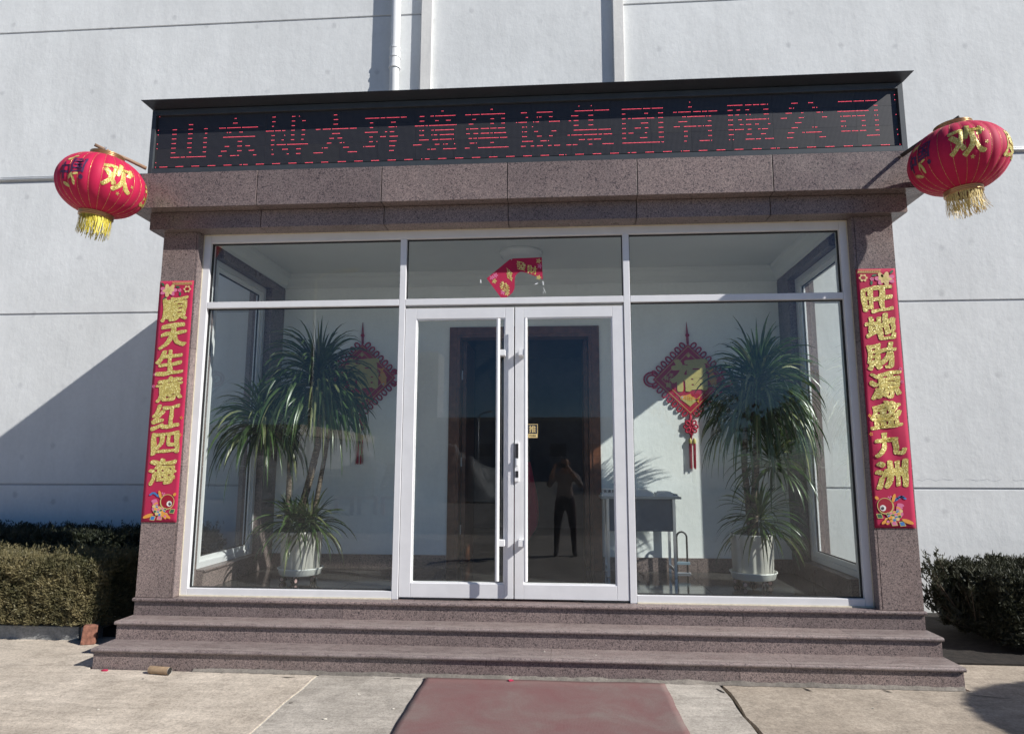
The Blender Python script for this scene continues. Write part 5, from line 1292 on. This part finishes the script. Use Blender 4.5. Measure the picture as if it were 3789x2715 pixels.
# bare winter trees added to break up the skyline reflected in the glass
def added_tree(x, y, h, seed, label):
    TT = empty('added_tree', (x, y, -0.06), label, 'tree', 'trees added across the yard')
    rs_ = np.random.RandomState(seed)
    MB().tube([(x, y, -0.06), (x+0.1, y, h*0.3), (x+0.05, y, h*0.62)], [0.16, 0.12, 0.05], 8).build('trunk', M['twig'], TT, smooth=True)
    pts = []
    for k in range(16):
        a = rs_.rand()*6.28; e = 0.4+0.9*rs_.rand(); L = h*(0.25+0.3*rs_.rand()); b0 = Vector((x, y, h*(0.28+0.32*rs_.rand()))); b1 = b0+Vector((math.cos(a)*math.cos(e), math.sin(a)*math.cos(e), math.sin(e)))*L
        MB().tube([b0, b0.lerp(b1, 0.5)+Vector((0, 0, 0.1)), b1], [0.05, 0.03, 0.01], 5).build('limb', M['twig'], TT)
        for t in np.linspace(0.3, 1.05, 40): q = b0.lerp(b1, t); pts.append([q.x, q.y, q.z])
    pts = np.array(pts) + rs_.normal(0, h*0.045, (len(pts), 3)); v, f = sprigs(pts, np.repeat(np.array([[0, 0, 0.4]]), len(pts), 0), 0.30, seed, 5); np_mesh('crown', v, f, M['twig'], TT, 'stuff')
added_tree(9.5, -42, 7.5, 1, 'added bare tree nearest the end of the long grey workshop across the yard')
added_tree(14.0, -38, 6.2, 2, 'added bare low tree in the middle of three across the yard')
added_tree(19.5, -44, 8.4, 3, 'added bare tallest tree farthest right across the yard')

# round bush added out of view on the right, shaped to cast the curved yard shadow
RB = empty('added_shadow_bush', (6.42, -2.27, GZ), 'big round clipped bush added right of the picture to cast the curved yard shadow', 'bush')
rs = np.random.RandomState(77); n = 14000; q = rs.normal(0, 1, (n, 3)); q /= np.linalg.norm(q, axis=1)[:, None]
P = np.array([6.42, -2.27, 1.25]) + q*1.16*(1+0.004*rs.randn(n, 1)); v, f = sprigs(P, q, 0.03, 78, 5); np_mesh('foliage', v, f, M['hedge_shade'], RB, 'stuff')
prof = [(1.17*math.cos(t), 1.17*math.sin(t)) for t in np.linspace(-1.5, 1.5, 30)]
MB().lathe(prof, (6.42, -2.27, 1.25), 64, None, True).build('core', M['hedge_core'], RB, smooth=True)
MB().tube([(6.42, -2.27, GZ-0.05), (6.42, -2.27, 0.4)], 0.07, 10).build('trunk', M['twig'], RB)

# ================================================================== PERSON taking the picture (seen as a reflection)
def person():
    ph = Vector((CAM.x, CAM.y-0.030, CAM.z-0.015))          # phone centre, just behind the lens
    o = Vector((ph.x+0.06, ph.y-0.36, 0))                   # where the person stands
    V = []; Ed = []; Rd = []; TG = []
    def add(p, r, par=None, t=0, rx=None):
        V.append(Vector(p)); Rd.append((r, rx or r)); TG.append(t)
        if par is not None: Ed.append((par, len(V)-1))
        return len(V)-1
    zs_ = GZ
    pel = add(o+Vector((0, 0, 0.93+zs_)), 0.135, None, 1, 0.10)
    w1 = add(o+Vector((0, 0.0, 1.10+zs_)), 0.140, pel, 0, 0.10); ch = add(o+Vector((0, 0.01, 1.27+zs_)), 0.155, w1, 0, 0.11); sh = add(o+Vector((0, 0.0, 1.40+zs_)), 0.115, ch, 0, 0.085)
    nk = add(o+Vector((0, 0.02, 1.475+zs_)), 0.052, sh, 2); hd0 = add(o+Vector((0, 0.05, 1.545+zs_)), 0.070, nk, 2, 0.078); hd = add(o+Vector((0, 0.05, 1.63+zs_)), 0.078, hd0, 2, 0.092); add(o+Vector((0, 0.04, 1.70+zs_)), 0.055, hd, 3, 0.070)
    for s_ in (-1, 1):
        hp = add(o+Vector((s_*0.095, 0, 0.86+zs_)), 0.095, pel, 1); kn = add(o+Vector((s_*0.13, 0.015, 0.48+zs_)), 0.062, hp, 1); an = add(o+Vector((s_*0.15, -0.02, 0.10+zs_)), 0.042, kn, 1); he = add(o+Vector((s_*0.155, 0.03, 0.045+zs_)), 0.042, an, 4); add(o+Vector((s_*0.17, 0.15, 0.035+zs_)), 0.034, he, 4)
        so2 = add(o+Vector((s_*0.185, 0.0, 1.385+zs_)), 0.066, sh, 0); el_ = add(o+Vector((s_*0.27, 0.13, 1.20+zs_)), 0.050, so2, 0)
        wr = add(ph+Vector((s_*0.115, -0.085, -0.035)), 0.030, el_, 2); pm = add(ph+Vector((s_*0.098, -0.035, -0.005)), 0.027, wr, 2, 0.019)
        for k in range(4):
            a = add(ph+Vector((s_*(0.104-0.004*k), -0.012, 0.022-0.018*k)), 0.0095, pm, 2); b_ = add(ph+Vector((s_*0.094, -0.004, 0.028-0.020*k)), 0.0088, a, 2); add(ph+Vector((s_*(0.083-0.003*(k % 2)), -0.001, 0.026-0.020*k)), 0.0078, b_, 2)
        t1_ = add(ph+Vector((s_*0.092, -0.045, 0.012)), 0.0105, pm, 2); add(ph+Vector((s_*0.066, -0.030, 0.010)), 0.0085, t1_, 2)
    for v_ in V:
        if v_.y < ph.y - 0.10: v_.z = GZ + (v_.z-GZ)*0.945
    me = bpy.data.meshes.new('person_tmp'); me.from_pydata([tuple(v) for v in V], Ed, [])
    ob = bpy.data.objects.new('person_tmp', me); COL.objects.link(ob)
    sk = ob.modifiers.new('skin', 'SKIN'); sk.use_smooth_shade = True
    for i, d in enumerate(me.skin_vertices[0].data): d.radius = Rd[i]; d.use_root = (i == 0)
    ss = ob.modifiers.new('sub', 'SUBSURF'); ss.levels = 2; ss.render_levels = 2
    bpy.context.view_layer.update()
    m2 = bpy.data.meshes.new_from_object(ob.evaluated_get(bpy.context.evaluated_depsgraph_get()))
    bpy.data.objects.remove(ob)
    po = bpy.data.objects.new('person', m2); COL.objects.link(po)
    for k in ('jacket', 'trousers', 'skin', 'hair', 'black'): m2.materials.append(M[k])
    VA = np.array([tuple(v) for v in V])
    for p in m2.polygons:
        c = np.array(p.center); i = int(np.argmin(((VA-c)**2).sum(1))); t = TG[i]
        if t == 2 and i in (5, 6) and (c[1] < o.y+0.02 or c[2] > 1.685*0.945+GZ): t = 3
        p.material_index = t; p.use_smooth = True
    # face details
    mb = MB(); hc = o+Vector((0, 0.05, 1.61*0.945+GZ))
    for s_ in (-1, 1): mb.lathe([(0.0, -0.008), (0.007, -0.004), (0.009, 0), (0.007, 0.004), (0, 0.008)], (hc.x+s_*0.031, hc.y+0.080, hc.z+0.012), 10)
    e_ = mb.build('eyes', M['hair'], po, smooth=True)
    mb = MB(); mb.add([(hc.x, hc.y+0.088, hc.z+0.012), (hc.x-0.014, hc.y+0.084, hc.z-0.030), (hc.x+0.014, hc.y+0.084, hc.z-0.030), (hc.x, hc.y+0.112, hc.z-0.026)], [(0, 1, 3), (0, 3, 2), (1, 2, 3)]); mb.build('nose', M['skin'], po)
    mb = MB()
    for s_ in (-1, 1): mb.lathe([(0.0, -0.026), (0.010, -0.018), (0.013, 0.0), (0.011, 0.016), (0.0, 0.024)], (hc.x+s_*0.082, hc.y-0.002, hc.z-0.006), 8)
    mb.build('ears', M['skin'], po, smooth=True)
    MB().box(hc.x-0.022, hc.x+0.022, hc.y+0.070, hc.y+0.084, hc.z-0.056, hc.z-0.050).build('mouth', M['red_knot'], po, bevel=0.003)
    tag(po, 'person in a grey brown jacket holding up a phone, reflected in the right door', 'person')
    PH = empty('mobile_phone', ph, 'dark phone held level in both hands by the person reflected in the door', 'phone')
    box('phone_body', (ph.x-0.078, ph.x+0.078, ph.y-0.0045, ph.y+0.0035, ph.z-0.037, ph.z+0.037), M['phone'], PH, bevel=0.003)
    box('screen', (ph.x-0.073, ph.x+0.073, ph.y-0.0052, ph.y-0.0046, ph.z-0.033, ph.z+0.033), M['far_glass'], PH)
person()
